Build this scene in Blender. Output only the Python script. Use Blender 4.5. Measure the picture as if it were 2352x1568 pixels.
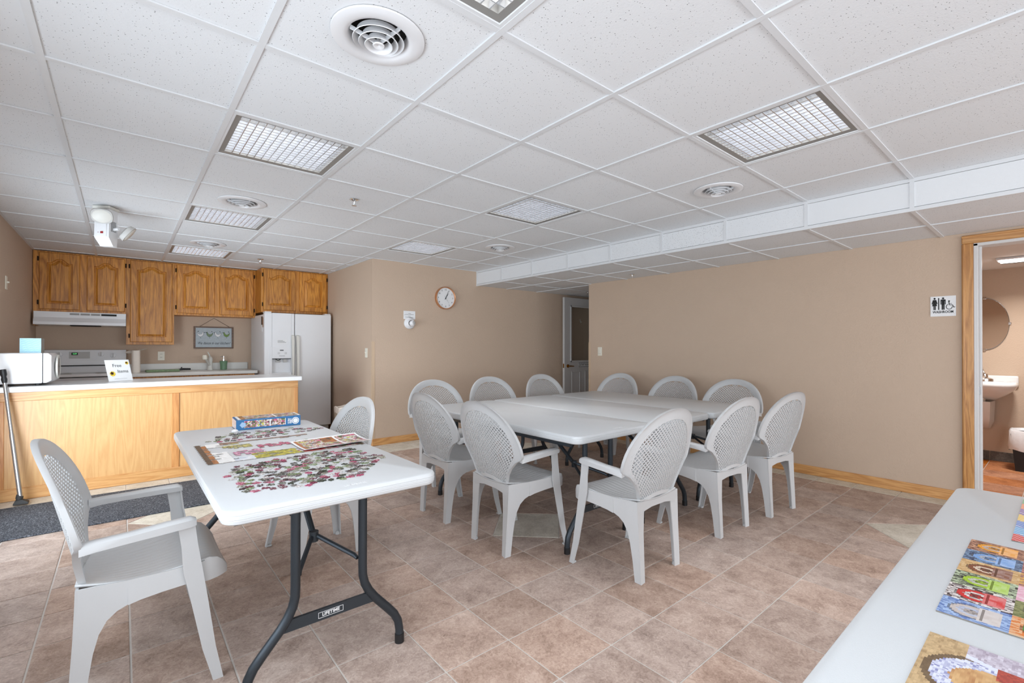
import bpy, bmesh, math, random
from math import sin, cos, pi, radians, sqrt
from mathutils import Vector, Matrix

random.seed(7)
for o in list(bpy.data.objects):
    bpy.data.objects.remove(o)
scene = bpy.context.scene
COL = scene.collection

# ------------------------------------------------------------------ camera
CAM_H = 1.2
YAW, PITCH, ROLL = 0.7059938, 0.004918, 0.00042
cam_data = bpy.data.cameras.new('camera')
cam = bpy.data.objects.new('camera', cam_data)
COL.objects.link(cam)
fw = Vector((sin(YAW) * cos(PITCH), cos(YAW) * cos(PITCH), sin(PITCH)))
rt = Vector((cos(YAW), -sin(YAW), 0))
upv = rt.cross(fw)
r2 = rt * cos(ROLL) + upv * sin(ROLL)
u2 = -rt * sin(ROLL) + upv * cos(ROLL)
cam.matrix_world = Matrix(((r2.x, u2.x, -fw.x, 0), (r2.y, u2.y, -fw.y, 0), (r2.z, u2.z, -fw.z, CAM_H), (0, 0, 0, 1)))
cam_data.sensor_width = 36
cam_data.lens = 1073.2742 / 2352 * 36
cam_data.shift_x = -19.87 / 2352
cam_data.shift_y = 8.08 / 2352
cam_data.clip_start = 0.02
scene.camera = cam

# ------------------------------------------------------------------ world, daylight, exposure
world = bpy.data.worlds.new('world')
scene.world = world
world.use_nodes = True
bgn = world.node_tree.nodes['Background']
bgn.inputs[0].default_value = (0.75, 0.86, 1.0, 1)
bgn.inputs[1].default_value = 1.0

def daylight(name, loc, aim, sx, sy, power, color, spread=150):
    l = bpy.data.lights.new(name, 'AREA')
    l.shape = 'RECTANGLE'
    l.size, l.size_y = sx, sy
    l.energy = power
    l.color = color
    l.spread = radians(spread)
    o = bpy.data.objects.new(name, l)
    o.location = loc
    o.rotation_euler = Vector(aim).to_track_quat('-Z', 'Y').to_euler()
    COL.objects.link(o)
    return o

SKYC = (0.82, 0.91, 1.0)
daylight('window_daylight', (-0.768, 0.10, 1.16), (1, 0, 0), 4.4, 1.16, 42, SKYC)
for k in range(4):
    daylight('patio_daylight', (-0.80, 3.30 + 0.42 * k, 0.85), (1, 0.85, 0.0), 0.38, 1.40, 6.8, SKYC, 125)
daylight('rear_window_daylight', (2.1, -3.612, 1.16), (0, 1, 0), 5.0, 1.16, 74, (0.86, 0.93, 1.0))

vs = scene.view_settings
vs.view_transform = 'Standard'
vs.look = 'None'
vs.gamma = 1.0
vs.use_curve_mapping = False
vs.exposure = 0.50

# ------------------------------------------------------------------ colour helpers
def lin(c):
    return tuple(((x / 12.92) if x <= 0.04045 else ((x + 0.055) / 1.055) ** 2.4) for x in c)

def rgb(r, g, b):
    return lin((r / 255, g / 255, b / 255)) + (1.0,)

# ------------------------------------------------------------------ materials
MATS = {}

def base_mat(name):
    m = bpy.data.materials.new(name)
    m.use_nodes = True
    nt = m.node_tree
    bs = nt.nodes['Principled BSDF']
    MATS[name] = m
    return m, nt, bs

def plain(name, col, rough=0.5, metal=0.0, spec=0.5, noise=0.0, nscale=40, bump=0.0, bscale=200, coat=0.0):
    m, nt, bs = base_mat(name)
    bs.inputs['Base Color'].default_value = col
    bs.inputs['Roughness'].default_value = rough
    bs.inputs['Metallic'].default_value = metal
    bs.inputs['Specular IOR Level'].default_value = spec
    if coat:
        bs.inputs['Coat Weight'].default_value = coat
    tc = nt.nodes.new('ShaderNodeTexCoord')
    if noise:
        nz = nt.nodes.new('ShaderNodeTexNoise')
        nz.inputs['Scale'].default_value = nscale
        nz.inputs['Detail'].default_value = 4
        nt.links.new(tc.outputs['Object'], nz.inputs['Vector'])
        mp = nt.nodes.new('ShaderNodeMapRange')
        mp.inputs['To Min'].default_value = 1 - noise
        mp.inputs['To Max'].default_value = 1 + noise
        nt.links.new(nz.outputs['Fac'], mp.inputs['Value'])
        mx = nt.nodes.new('ShaderNodeVectorMath')
        mx.operation = 'SCALE'
        mx.inputs[0].default_value = col[:3]
        nt.links.new(mp.outputs['Result'], mx.inputs['Scale'])
        nt.links.new(mx.outputs[0], bs.inputs['Base Color'])
    if bump:
        nb = nt.nodes.new('ShaderNodeTexNoise')
        nb.inputs['Scale'].default_value = bscale
        nb.inputs['Detail'].default_value = 2
        nt.links.new(tc.outputs['Object'], nb.inputs['Vector'])
        bp = nt.nodes.new('ShaderNodeBump')
        bp.inputs['Strength'].default_value = bump
        bp.inputs['Distance'].default_value = 0.004
        nt.links.new(nb.outputs['Fac'], bp.inputs['Height'])
        nt.links.new(bp.outputs['Normal'], bs.inputs['Normal'])
    return m

def ramp(nt, stops):
    r = nt.nodes.new('ShaderNodeValToRGB')
    el = r.color_ramp.elements
    while len(el) < len(stops):
        el.new(0.5)
    for e, (p, c) in zip(el, stops):
        e.position = p
        e.color = c
    return r

def ceiling_tile_mat():
    m, nt, bs = base_mat('ceiling_tile')
    tc = nt.nodes.new('ShaderNodeTexCoord')
    oi = nt.nodes.new('ShaderNodeObjectInfo')
    add = nt.nodes.new('ShaderNodeVectorMath'); add.operation = 'ADD'
    sc = nt.nodes.new('ShaderNodeMath'); sc.operation = 'MULTIPLY'; sc.inputs[1].default_value = 37.0
    nt.links.new(oi.outputs['Random'], sc.inputs[0])
    nt.links.new(tc.outputs['Object'], add.inputs[0])
    nt.links.new(sc.outputs[0], add.inputs[1])
    vo = nt.nodes.new('ShaderNodeTexVoronoi')
    vo.inputs['Scale'].default_value = 110
    nt.links.new(add.outputs[0], vo.inputs['Vector'])
    sep = nt.nodes.new('ShaderNodeSeparateColor')
    nt.links.new(vo.outputs['Color'], sep.inputs[0])
    th = nt.nodes.new('ShaderNodeMapRange')
    th.inputs['From Min'].default_value = 0.15; th.inputs['From Max'].default_value = 1.0
    th.inputs['To Min'].default_value = 0.0; th.inputs['To Max'].default_value = 0.21
    nt.links.new(sep.outputs[0], th.inputs['Value'])
    lt = nt.nodes.new('ShaderNodeMath'); lt.operation = 'LESS_THAN'
    nt.links.new(vo.outputs['Distance'], lt.inputs[0])
    nt.links.new(th.outputs['Result'], lt.inputs[1])
    rp = ramp(nt, [(0.0, (0.80, 0.81, 0.82, 1)), (1.0, (0.22, 0.22, 0.22, 1))])
    nt.links.new(lt.outputs[0], rp.inputs[0])
    nt.links.new(rp.outputs[0], bs.inputs['Base Color'])
    nb = nt.nodes.new('ShaderNodeTexNoise'); nb.inputs['Scale'].default_value = 160
    nt.links.new(add.outputs[0], nb.inputs['Vector'])
    bp = nt.nodes.new('ShaderNodeBump'); bp.inputs['Strength'].default_value = 0.25; bp.inputs['Distance'].default_value = 0.003
    nt.links.new(nb.outputs['Fac'], bp.inputs['Height'])
    nt.links.new(bp.outputs['Normal'], bs.inputs['Normal'])
    bs.inputs['Roughness'].default_value = 0.95
    bs.inputs['Specular IOR Level'].default_value = 0.1
    return m

def stone_mat(name, stops, bright=0.09, streak=(1, 1, 1), rough=0.55, bump=0.55):
    m, nt, bs = base_mat(name)
    tc = nt.nodes.new('ShaderNodeTexCoord')
    oi = nt.nodes.new('ShaderNodeObjectInfo')
    sc = nt.nodes.new('ShaderNodeMath'); sc.operation = 'MULTIPLY'; sc.inputs[1].default_value = 53.0
    nt.links.new(oi.outputs['Random'], sc.inputs[0])
    add = nt.nodes.new('ShaderNodeVectorMath'); add.operation = 'ADD'
    nt.links.new(tc.outputs['Object'], add.inputs[0]); nt.links.new(sc.outputs[0], add.inputs[1])
    mpn = nt.nodes.new('ShaderNodeMapping'); mpn.inputs['Scale'].default_value = streak
    nt.links.new(add.outputs[0], mpn.inputs['Vector'])
    n1 = nt.nodes.new('ShaderNodeTexNoise'); n1.inputs['Scale'].default_value = 8; n1.inputs['Detail'].default_value = 7; n1.inputs['Roughness'].default_value = 0.68; n1.inputs['Distortion'].default_value = 0.5
    n2 = nt.nodes.new('ShaderNodeTexNoise'); n2.inputs['Scale'].default_value = 55; n2.inputs['Detail'].default_value = 5; n2.inputs['Roughness'].default_value = 0.6; n2.inputs['Distortion'].default_value = 1.6
    nt.links.new(mpn.outputs[0], n1.inputs['Vector']); nt.links.new(mpn.outputs[0], n2.inputs['Vector'])
    mix = nt.nodes.new('ShaderNodeMath'); mix.operation = 'MULTIPLY_ADD'; mix.inputs[1].default_value = 0.45
    nt.links.new(n2.outputs['Fac'], mix.inputs[0])
    h = nt.nodes.new('ShaderNodeMath'); h.operation = 'MULTIPLY'; h.inputs[1].default_value = 0.58
    nt.links.new(n1.outputs['Fac'], h.inputs[0]); nt.links.new(h.outputs[0], mix.inputs[2])
    rp = ramp(nt, stops)
    nt.links.new(mix.outputs[0], rp.inputs[0])
    hv = nt.nodes.new('ShaderNodeHueSaturation')
    vr = nt.nodes.new('ShaderNodeMapRange'); vr.inputs['To Min'].default_value = 1 - bright; vr.inputs['To Max'].default_value = 1 + bright
    nt.links.new(oi.outputs['Random'], vr.inputs['Value']); nt.links.new(vr.outputs['Result'], hv.inputs['Value'])
    wn = nt.nodes.new('ShaderNodeTexWhiteNoise'); wn.noise_dimensions = '1D'
    nt.links.new(oi.outputs['Random'], wn.inputs['W'])
    sr = nt.nodes.new('ShaderNodeMapRange'); sr.inputs['To Min'].default_value = 0.82; sr.inputs['To Max'].default_value = 1.12
    nt.links.new(wn.outputs['Value'], sr.inputs['Value']); nt.links.new(sr.outputs['Result'], hv.inputs['Saturation'])
    nt.links.new(rp.outputs[0], hv.inputs['Color'])
    nt.links.new(hv.outputs[0], bs.inputs['Base Color'])
    bp = nt.nodes.new('ShaderNodeBump'); bp.inputs['Strength'].default_value = bump; bp.inputs['Distance'].default_value = 0.003
    nt.links.new(n2.outputs['Fac'], bp.inputs['Height']); nt.links.new(bp.outputs['Normal'], bs.inputs['Normal'])
    bs.inputs['Roughness'].default_value = rough
    bs.inputs['Specular IOR Level'].default_value = 0.35
    return m

def oak_mat(name, dark, light, axis='Z', rough=0.38):
    m, nt, bs = base_mat(name)
    tc = nt.nodes.new('ShaderNodeTexCoord')
    oi = nt.nodes.new('ShaderNodeObjectInfo')
    sc = nt.nodes.new('ShaderNodeMath'); sc.operation = 'MULTIPLY'; sc.inputs[1].default_value = 11.0
    nt.links.new(oi.outputs['Random'], sc.inputs[0])
    add = nt.nodes.new('ShaderNodeVectorMath'); add.operation = 'ADD'
    nt.links.new(tc.outputs['Object'], add.inputs[0]); nt.links.new(sc.outputs[0], add.inputs[1])
    mp = nt.nodes.new('ShaderNodeMapping')
    mp.inputs['Scale'].default_value = {'Z': (1, 1, 0.09), 'X': (0.09, 1, 1), 'Y': (1, 0.09, 1)}[axis]
    nt.links.new(add.outputs[0], mp.inputs['Vector'])
    n1 = nt.nodes.new('ShaderNodeTexNoise'); n1.inputs['Scale'].default_value = 9; n1.inputs['Detail'].default_value = 2; n1.inputs['Distortion'].default_value = 0.3
    nt.links.new(mp.outputs[0], n1.inputs['Vector'])
    rings = nt.nodes.new('ShaderNodeMath'); rings.operation = 'MULTIPLY'; rings.inputs[1].default_value = 11.0
    nt.links.new(n1.outputs['Fac'], rings.inputs[0])
    fr = nt.nodes.new('ShaderNodeMath'); fr.operation = 'PINGPONG'; fr.inputs[1].default_value = 0.5
    nt.links.new(rings.outputs[0], fr.inputs[0])
    n2 = nt.nodes.new('ShaderNodeTexNoise'); n2.inputs['Scale'].default_value = 190; n2.inputs['Detail'].default_value = 3
    nt.links.new(mp.outputs[0], n2.inputs['Vector'])
    ma = nt.nodes.new('ShaderNodeMath'); ma.operation = 'MULTIPLY_ADD'; ma.inputs[1].default_value = 0.8
    nt.links.new(fr.outputs[0], ma.inputs[0])
    mb = nt.nodes.new('ShaderNodeMath'); mb.operation = 'MULTIPLY'; mb.inputs[1].default_value = 0.5
    nt.links.new(n2.outputs['Fac'], mb.inputs[0]); nt.links.new(mb.outputs[0], ma.inputs[2])
    rp = ramp(nt, [(0.10, dark), (0.66, light)])
    nt.links.new(ma.outputs[0], rp.inputs[0])
    hv = nt.nodes.new('ShaderNodeHueSaturation')
    vr = nt.nodes.new('ShaderNodeMapRange'); vr.inputs['To Min'].default_value = 0.9; vr.inputs['To Max'].default_value = 1.1
    nt.links.new(oi.outputs['Random'], vr.inputs['Value']); nt.links.new(vr.outputs['Result'], hv.inputs['Value'])
    nt.links.new(rp.outputs[0], hv.inputs['Color']); nt.links.new(hv.outputs[0], bs.inputs['Base Color'])
    bp = nt.nodes.new('ShaderNodeBump'); bp.inputs['Strength'].default_value = 0.15; bp.inputs['Distance'].default_value = 0.002
    nt.links.new(n2.outputs['Fac'], bp.inputs['Height']); nt.links.new(bp.outputs['Normal'], bs.inputs['Normal'])
    bs.inputs['Roughness'].default_value = rough
    return m

def print_mat(name, rough=0.35):
    m, nt, bs = base_mat(name)
    at = nt.nodes.new('ShaderNodeAttribute'); at.attribute_name = 'Col'
    nt.links.new(at.outputs['Color'], bs.inputs['Base Color'])
    bs.inputs['Roughness'].default_value = rough
    return m

def piece_mat():
    m, nt, bs = base_mat('jigsaw_print')
    oi = nt.nodes.new('ShaderNodeObjectInfo')
    tc = nt.nodes.new('ShaderNodeTexCoord')
    rp = ramp(nt, [(0.0, rgb(30, 46, 28)), (0.15, rgb(110, 24, 54)), (0.30, rgb(58, 76, 44)), (0.42, rgb(160, 160, 140)), (0.53, rgb(50, 28, 30)), (0.66, rgb(186, 44, 96)), (0.78, rgb(112, 140, 74)), (0.9, rgb(222, 216, 212))])
    rp.color_ramp.interpolation = 'CONSTANT'
    nt.links.new(oi.outputs['Random'], rp.inputs[0])
    sc = nt.nodes.new('ShaderNodeMath'); sc.operation = 'MULTIPLY'; sc.inputs[1].default_value = 91
    nt.links.new(oi.outputs['Random'], sc.inputs[0])
    add = nt.nodes.new('ShaderNodeVectorMath'); add.operation = 'ADD'
    nt.links.new(tc.outputs['Object'], add.inputs[0]); nt.links.new(sc.outputs[0], add.inputs[1])
    nz = nt.nodes.new('ShaderNodeTexNoise'); nz.inputs['Scale'].default_value = 150; nz.inputs['Detail'].default_value = 3
    nt.links.new(add.outputs[0], nz.inputs['Vector'])
    r2_ = ramp(nt, [(0.40, rgb(30, 26, 26)), (0.50, rgb(140, 120, 120)), (0.62, rgb(235, 228, 226))])
    nt.links.new(nz.outputs['Fac'], r2_.inputs[0])
    mx = nt.nodes.new('ShaderNodeMix'); mx.data_type = 'RGBA'; mx.inputs['Factor'].default_value = 0.38
    nt.links.new(rp.outputs[0], mx.inputs[6]); nt.links.new(r2_.outputs[0], mx.inputs[7])
    nt.links.new(mx.outputs[2], bs.inputs['Base Color'])
    bs.inputs['Roughness'].default_value = 0.4
    return m

def glass_mat():
    m, nt, bs = base_mat('window_glass')
    out = nt.nodes['Material Output']
    tr = nt.nodes.new('ShaderNodeBsdfTransparent'); tr.inputs[0].default_value = (0.93, 0.95, 0.95, 1)
    gl = nt.nodes.new('ShaderNodeBsdfGlossy'); gl.inputs['Roughness'].default_value = 0.02
    mx = nt.nodes.new('ShaderNodeMixShader'); mx.inputs[0].default_value = 0.08
    nt.links.new(tr.outputs[0], mx.inputs[1]); nt.links.new(gl.outputs[0], mx.inputs[2])
    nt.links.new(mx.outputs[0], out.inputs['Surface'])
    return m

def emit_mat(name, col, s):
    m, nt, bs = base_mat(name)
    bs.inputs['Base Color'].default_value = col
    bs.inputs['Emission Color'].default_value = col
    bs.inputs['Emission Strength'].default_value = s
    return m

def carpet_mat():
    m, nt, bs = base_mat('charcoal_mat')
    tc = nt.nodes.new('ShaderNodeTexCoord')
    nz = nt.nodes.new('ShaderNodeTexNoise'); nz.inputs['Scale'].default_value = 130; nz.inputs['Detail'].default_value = 3; nz.inputs['Distortion'].default_value = 1.2
    nt.links.new(tc.outputs['Object'], nz.inputs['Vector'])
    rp = ramp(nt, [(0.36, rgb(34, 36, 42)), (0.54, rgb(70, 73, 80)), (0.70, rgb(150, 152, 158))])
    nt.links.new(nz.outputs['Fac'], rp.inputs[0]); nt.links.new(rp.outputs[0], bs.inputs['Base Color'])
    bp = nt.nodes.new('ShaderNodeBump'); bp.inputs['Strength'].default_value = 0.9; bp.inputs['Distance'].default_value = 0.006
    nt.links.new(nz.outputs['Fac'], bp.inputs['Height']); nt.links.new(bp.outputs['Normal'], bs.inputs['Normal'])
    bs.inputs['Roughness'].default_value = 0.95
    return m

WALL = plain('beige_wall', rgb(203, 180, 159), 0.75, spec=0.25, noise=0.03, nscale=3, bump=0.5, bscale=95)
CTILE = ceiling_tile_mat()
TEE = plain('white_tee', (0.74, 0.75, 0.76, 1), 0.4, noise=0.02)
PLENUM = plain('plenum_board', (0.3, 0.3, 0.3, 1), 0.9, noise=0.05)
FTILE = stone_mat('slate_floor_tile', [(0.32, rgb(128, 106, 95)), (0.45, rgb(166, 142, 128)), (0.56, rgb(188, 164, 150)), (0.70, rgb(212, 192, 178))])
CREAM = stone_mat('cream_floor_tile', [(0.36, rgb(176, 165, 148)), (0.52, rgb(206, 196, 180)), (0.66, rgb(222, 214, 200))], 0.05)
WTILE = stone_mat('orange_floor_tile', [(0.36, rgb(140, 80, 40)), (0.52, rgb(182, 112, 62)), (0.66, rgb(205, 140, 90))], 0.08)
GTILE = stone_mat('grey_base_tile', [(0.36, rgb(70, 66, 62)), (0.52, rgb(100, 95, 90)), (0.66, rgb(125, 120, 114))], 0.08)
GROUT = plain('grout', rgb(206, 198, 190), 0.9, noise=0.08, nscale=60)
OAK = oak_mat('honey_oak', rgb(152, 88, 24), rgb(216, 148, 60))
OAKX = oak_mat('honey_oak_rail', rgb(152, 88, 24), rgb(216, 148, 60), 'X')
PALE = oak_mat('pale_oak_panel', rgb(192, 144, 90), rgb(206, 162, 108))
PALEX = oak_mat('pale_oak_rail', rgb(186, 128, 70), rgb(214, 164, 106), 'X')
PALEZ = oak_mat('oak_post', rgb(170, 108, 56), rgb(205, 148, 90), 'Z')
TRIMX = oak_mat('oak_trim_x', rgb(178, 120, 66), rgb(214, 162, 104), 'X')
TRIMY = oak_mat('oak_trim_y', rgb(178, 120, 66), rgb(214, 162, 104), 'Y')
TRIMZ = oak_mat('oak_trim_z', rgb(160, 104, 52), rgb(208, 152, 88), 'Z')
DARKH = plain('dark_bronze', rgb(38, 30, 24), 0.45, 0.6, noise=0.1)
WHITE = plain('white_enamel', (0.80, 0.80, 0.81, 1), 0.32, noise=0.015, nscale=6)
OFFW = plain('off_white_plastic', rgb(224, 222, 214), 0.4, noise=0.02)
PLATE = plain('ivory_plate', rgb(235, 230, 214), 0.4, noise=0.02)
LAM = plain('white_laminate', (0.82, 0.82, 0.82, 1), 0.22, noise=0.02, nscale=30)
LAMB = plain('speckled_laminate', rgb(214, 212, 206), 0.3, noise=0.06, nscale=300)
RESIN = plain('grey_resin', rgb(196, 196, 196), 0.42, noise=0.02, nscale=10, bump=0.05, bscale=400)
TABLE = plain('white_table_plastic', (0.63, 0.645, 0.655, 1), 0.36, noise=0.015, nscale=12, bump=0.10, bscale=500)
STEELG = plain('charcoal_steel', rgb(58, 64, 70), 0.38, 0.55, noise=0.08, nscale=300)
BLACK = plain('black_plastic', rgb(24, 24, 26), 0.5, noise=0.1)
DARK = plain('dark_gap', rgb(30, 28, 28), 0.8, noise=0.1)
CHROME = plain('chrome', (0.8, 0.8, 0.8, 1), 0.12, 1.0, noise=0.02)
GALV = plain('brushed_steel', rgb(176, 178, 180), 0.3, 0.85, noise=0.1, nscale=120)
BRASS = plain('brass', rgb(190, 140, 60), 0.25, 1.0, noise=0.05)
ALU = plain('aluminium_louvre', (0.74, 0.75, 0.77, 1), 0.2, 0.95, noise=0.03)
FRAMEG = plain('grey_light_frame', rgb(150, 148, 144), 0.4, 0.3, noise=0.04)
TUBE = plain('white_lamp_tube', (0.9, 0.9, 0.9, 1), 0.2, noise=0.01)
DUCT = plain('dark_duct', rgb(62, 58, 54), 0.7, noise=0.2, nscale=30)
GREY = plain('grey_plastic', rgb(190, 188, 184), 0.45, noise=0.03)
RUBBER = plain('black_rubber', rgb(48, 47, 46), 0.7, noise=0.1)
INK = plain('black_ink', rgb(26, 26, 26), 0.7, noise=0.05)
GREYINK = plain('grey_ink', rgb(105, 105, 105), 0.7, noise=0.05)
PAPER = plain('white_paper', (0.86, 0.86, 0.86, 1), 0.7, noise=0.02)
PINKP = plain('cream_tissue', rgb(240, 230, 218), 0.8, noise=0.03, bump=0.2, bscale=150)
BLUEBOX = plain('blue_card', rgb(26, 104, 158), 0.4, noise=0.04)
TEALBLUE = plain('pale_blue_card', rgb(170, 214, 228), 0.5, noise=0.05, nscale=60)
GREYCARD = plain('grey_card', rgb(168, 164, 156), 0.7, noise=0.06)
GREENC = plain('green_ceramic', rgb(110, 142, 112), 0.3, noise=0.08)
GREENP = plain('green_patterned', rgb(120, 140, 104), 0.6, noise=0.5, nscale=70)
WOODDK = oak_mat('dark_frame_wood', rgb(70, 46, 30), rgb(116, 82, 56), 'X')
GALVP = plain('galvanised_sheet', rgb(168, 176, 180), 0.5, 0.2, noise=0.18, nscale=60)
MIRROR = plain('mirror', (0.9, 0.9, 0.9, 1), 0.02, 1.0)
PORC = plain('white_porcelain', (0.84, 0.84, 0.84, 1), 0.12, noise=0.01)
LINER = plain('white_liner', (0.8, 0.8, 0.82, 1), 0.4, noise=0.05, bump=0.5, bscale=30)
BINB = plain('beige_bin', rgb(196, 182, 160), 0.5, noise=0.03)
GUARD = plain('beige_corner_guard', rgb(206, 180, 152), 0.35, noise=0.02)
DOORW = plain('white_door_paint', rgb(212, 210, 208), 0.4, noise=0.015)
GLASS = glass_mat()
MAT = carpet_mat()
PRINT = print_mat('colour_print')
PIECE = piece_mat()
RED = plain('red_switch', rgb(150, 30, 30), 0.4, noise=0.05)
COPPER = plain('copper_rim', rgb(196, 138, 96), 0.3, 0.4, noise=0.08)
LAMPON = emit_mat('lit_lens', (1, 1, 0.97, 1), 7)
GREENLED = emit_mat('green_digits', (0.2, 0.9, 0.3, 1), 0.6)

# ------------------------------------------------------------------ mesh builder
class MB:
    def __init__(self):
        self.v, self.f, self.c = [], [], []

    def add(self, vs_, fs, cols=None):
        n = len(self.v)
        self.v += [tuple(p) for p in vs_]
        self.f += [tuple(i + n for i in f) for f in fs]
        if cols is not None:
            self.c += cols
        return self

    def box(self, x0, x1, y0, y1, z0, z1, bev=0.0, seg=1):
        if bev <= 0:
            P = [(x, y, z) for z in (z0, z1) for y in (y0, y1) for x in (x0, x1)]
            return self.add(P, [(0, 2, 3, 1), (4, 5, 7, 6), (0, 1, 5, 4), (2, 6, 7, 3), (0, 4, 6, 2), (1, 3, 7, 5)])
        bm = bmesh.new()
        bmesh.ops.create_cube(bm, size=1)
        for q in bm.verts:
            q.co = Vector(((x0 + x1) / 2 + q.co.x * (x1 - x0), (y0 + y1) / 2 + q.co.y * (y1 - y0), (z0 + z1) / 2 + q.co.z * (z1 - z0)))
        bmesh.ops.bevel(bm, geom=bm.edges[:], offset=bev, segments=seg, affect='EDGES', profile=0.5)
        bm.verts.index_update()
        self.add([q.co[:] for q in bm.verts], [[q.index for q in f.verts] for f in bm.faces])
        bm.free()
        return self

    def loft(self, secs, caps=True, closed=True):
        n = len(secs[0])
        base = len(self.v)
        for s in secs:
            self.v += [tuple(p) for p in s]
        m = n if closed else n - 1
        for i in range(len(secs) - 1):
            for j in range(m):
                a = base + i * n + j
                b = base + i * n + (j + 1) % n
                self.f.append((a, b, b + n, a + n))
        if caps:
            self.f.append(tuple(base + j for j in reversed(range(n))))
            self.f.append(tuple(base + (len(secs) - 1) * n + j for j in range(n)))
        return self

    def tube(self, pts, r, n=10, caps=True):
        pts = [Vector(p) for p in pts]
        rs = r if isinstance(r, (list, tuple)) else [r] * len(pts)
        secs = []
        t0 = (pts[1] - pts[0]).normalized()
        ref = Vector((0, 0, 1)) if abs(t0.z) < 0.9 else Vector((1, 0, 0))
        nrm = t0.cross(ref).normalized()
        for i, p in enumerate(pts):
            a = pts[max(i - 1, 0)]
            b = pts[min(i + 1, len(pts) - 1)]
            t = (b - a).normalized()
            nrm = (nrm - t * nrm.dot(t)).normalized()
            bn = t.cross(nrm)
            secs.append([p + (nrm * cos(2 * pi * k / n) + bn * sin(2 * pi * k / n)) * rs[i] for k in range(n)])
        return self.loft(secs, caps)

    def lathe(self, prof, n=32, c=(0, 0, 0), axis='Z', sx=1, sy=1, caps=False):
        secs = []
        for r, z in prof:
            s = []
            for k in range(n):
                a = 2 * pi * k / n
                p = (r * cos(a) * sx, r * sin(a) * sy, z)
                if axis == 'Y':
                    p = (p[0], -p[2], p[1])
                elif axis == 'X':
                    p = (p[2], p[0], p[1])
                s.append((p[0] + c[0], p[1] + c[1], p[2] + c[2]))
            secs.append(s)
        return self.loft(secs, caps)

    def prism(self, poly, d0, d1, plane='XZ'):
        def m(p, d):
            return {'XZ': (p[0], d, p[1]), 'YZ': (d, p[0], p[1]), 'XY': (p[0], p[1], d)}[plane]
        return self.loft([[m(p, d0) for p in poly], [m(p, d1) for p in poly]])

    def grid(self, fn, nu, nv, colfn=None):
        base = len(self.v)
        for j in range(nv + 1):
            for i in range(nu + 1):
                self.v.append(tuple(fn(i / nu, j / nv)))
        for j in range(nv):
            for i in range(nu):
                a = base + j * (nu + 1) + i
                self.f.append((a, a + 1, a + nu + 2, a + nu + 1))
                if colfn:
                    self.c.append(colfn((i + 0.5) / nu, (j + 0.5) / nv))
        return self

    def mesh(self, name, mat, smooth=False):
        me = bpy.data.meshes.new(name)
        me.from_pydata(self.v, [], self.f)
        if self.c:
            at = me.color_attributes.new('Col', 'FLOAT_COLOR', 'CORNER')
            k = 0
            for f, c in zip(self.f, self.c):
                for _ in f:
                    at.data[k].color = c
                    k += 1
        if isinstance(mat, (list, tuple)):
            for q in mat:
                me.materials.append(q)
        elif mat:
            me.materials.append(mat)
        bm = bmesh.new()
        bm.from_mesh(me)
        bmesh.ops.recalc_face_normals(bm, faces=bm.faces[:])
        bm.to_mesh(me)
        bm.free()
        if smooth:
            me.shade_smooth()
            try:
                me.set_sharp_from_angle(angle=radians(smooth if smooth is not True else 40))
            except Exception:
                pass
        return me

    def obj(self, name, mat, parent=None, loc=(0, 0, 0), rot=(0, 0, 0), smooth=False):
        return link(name, self.mesh(name, mat, smooth), parent, loc, rot)


def link(name, me, parent=None, loc=(0, 0, 0), rot=(0, 0, 0)):
    o = bpy.data.objects.new(name, me)
    COL.objects.link(o)
    o.location = loc
    o.rotation_euler = rot
    if parent:
        o.parent = parent
    return o

def tag(o, label, cat, group=None):
    o['label'] = label
    o['category'] = cat
    if group:
        o['group'] = group
    return o

def thing(name, label, cat, loc=(0, 0, 0), rz=0.0, group=None):
    o = bpy.data.objects.new(name, None)
    o.empty_display_size = 0.1
    COL.objects.link(o)
    o.location = loc
    o.rotation_euler = (0, 0, rz)
    return tag(o, label, cat, group)

def struct(o):
    o['kind'] = 'structure'
    return o

def copy_tree(o, parent=None):
    c = o.copy()
    COL.objects.link(c)
    c.parent = parent
    for ch in list(o.children):
        copy_tree(ch, c)
    return c

def B(x0, x1, y0, y1, z0, z1, bev=0.0, seg=1):
    return MB().box(x0, x1, y0, y1, z0, z1, bev, seg)

def text_mesh(s, size, mat, align='CENTER', depth=0.0006, shear=0.0, squash=1.0, bold=0.0):
    cu = bpy.data.curves.new('lettering', 'FONT')
    cu.body = s
    cu.size = size
    cu.align_x = align
    cu.align_y = 'CENTER'
    cu.extrude = depth
    cu.shear = shear
    cu.offset = bold
    cu.resolution_u = 3
    t = bpy.data.objects.new('lettering', cu)
    COL.objects.link(t)
    dg = bpy.context.evaluated_depsgraph_get()
    me = bpy.data.meshes.new_from_object(t.evaluated_get(dg))
    bpy.data.objects.remove(t)
    bpy.data.curves.remove(cu)
    me.materials.clear()
    me.materials.append(mat)
    if squash != 1.0:
        me.transform(Matrix.Diagonal((squash, 1, 1, 1)))
    return me

def lettering(name, s, size, origin, right, up, mat, parent, align='CENTER', **k):
    me = text_mesh(s, size, mat, align, **k)
    r = Vector(right).normalized(); u = Vector(up).normalized(); n = r.cross(u)
    o = link(name, me, parent)
    o.matrix_local = Matrix(((r.x, u.x, n.x, origin[0]), (r.y, u.y, n.y, origin[1]), (r.z, u.z, n.z, origin[2]), (0, 0, 0, 1)))
    return o

# value noise for the printed pictures
def hsh(i, j, s=0):
    n = (i * 374761393 + j * 668265263 + s * 2147483647) & 0xffffffff
    n = ((n ^ (n >> 13)) * 1274126177) & 0xffffffff
    return ((n ^ (n >> 16)) & 0xffff) / 65535.0

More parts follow.
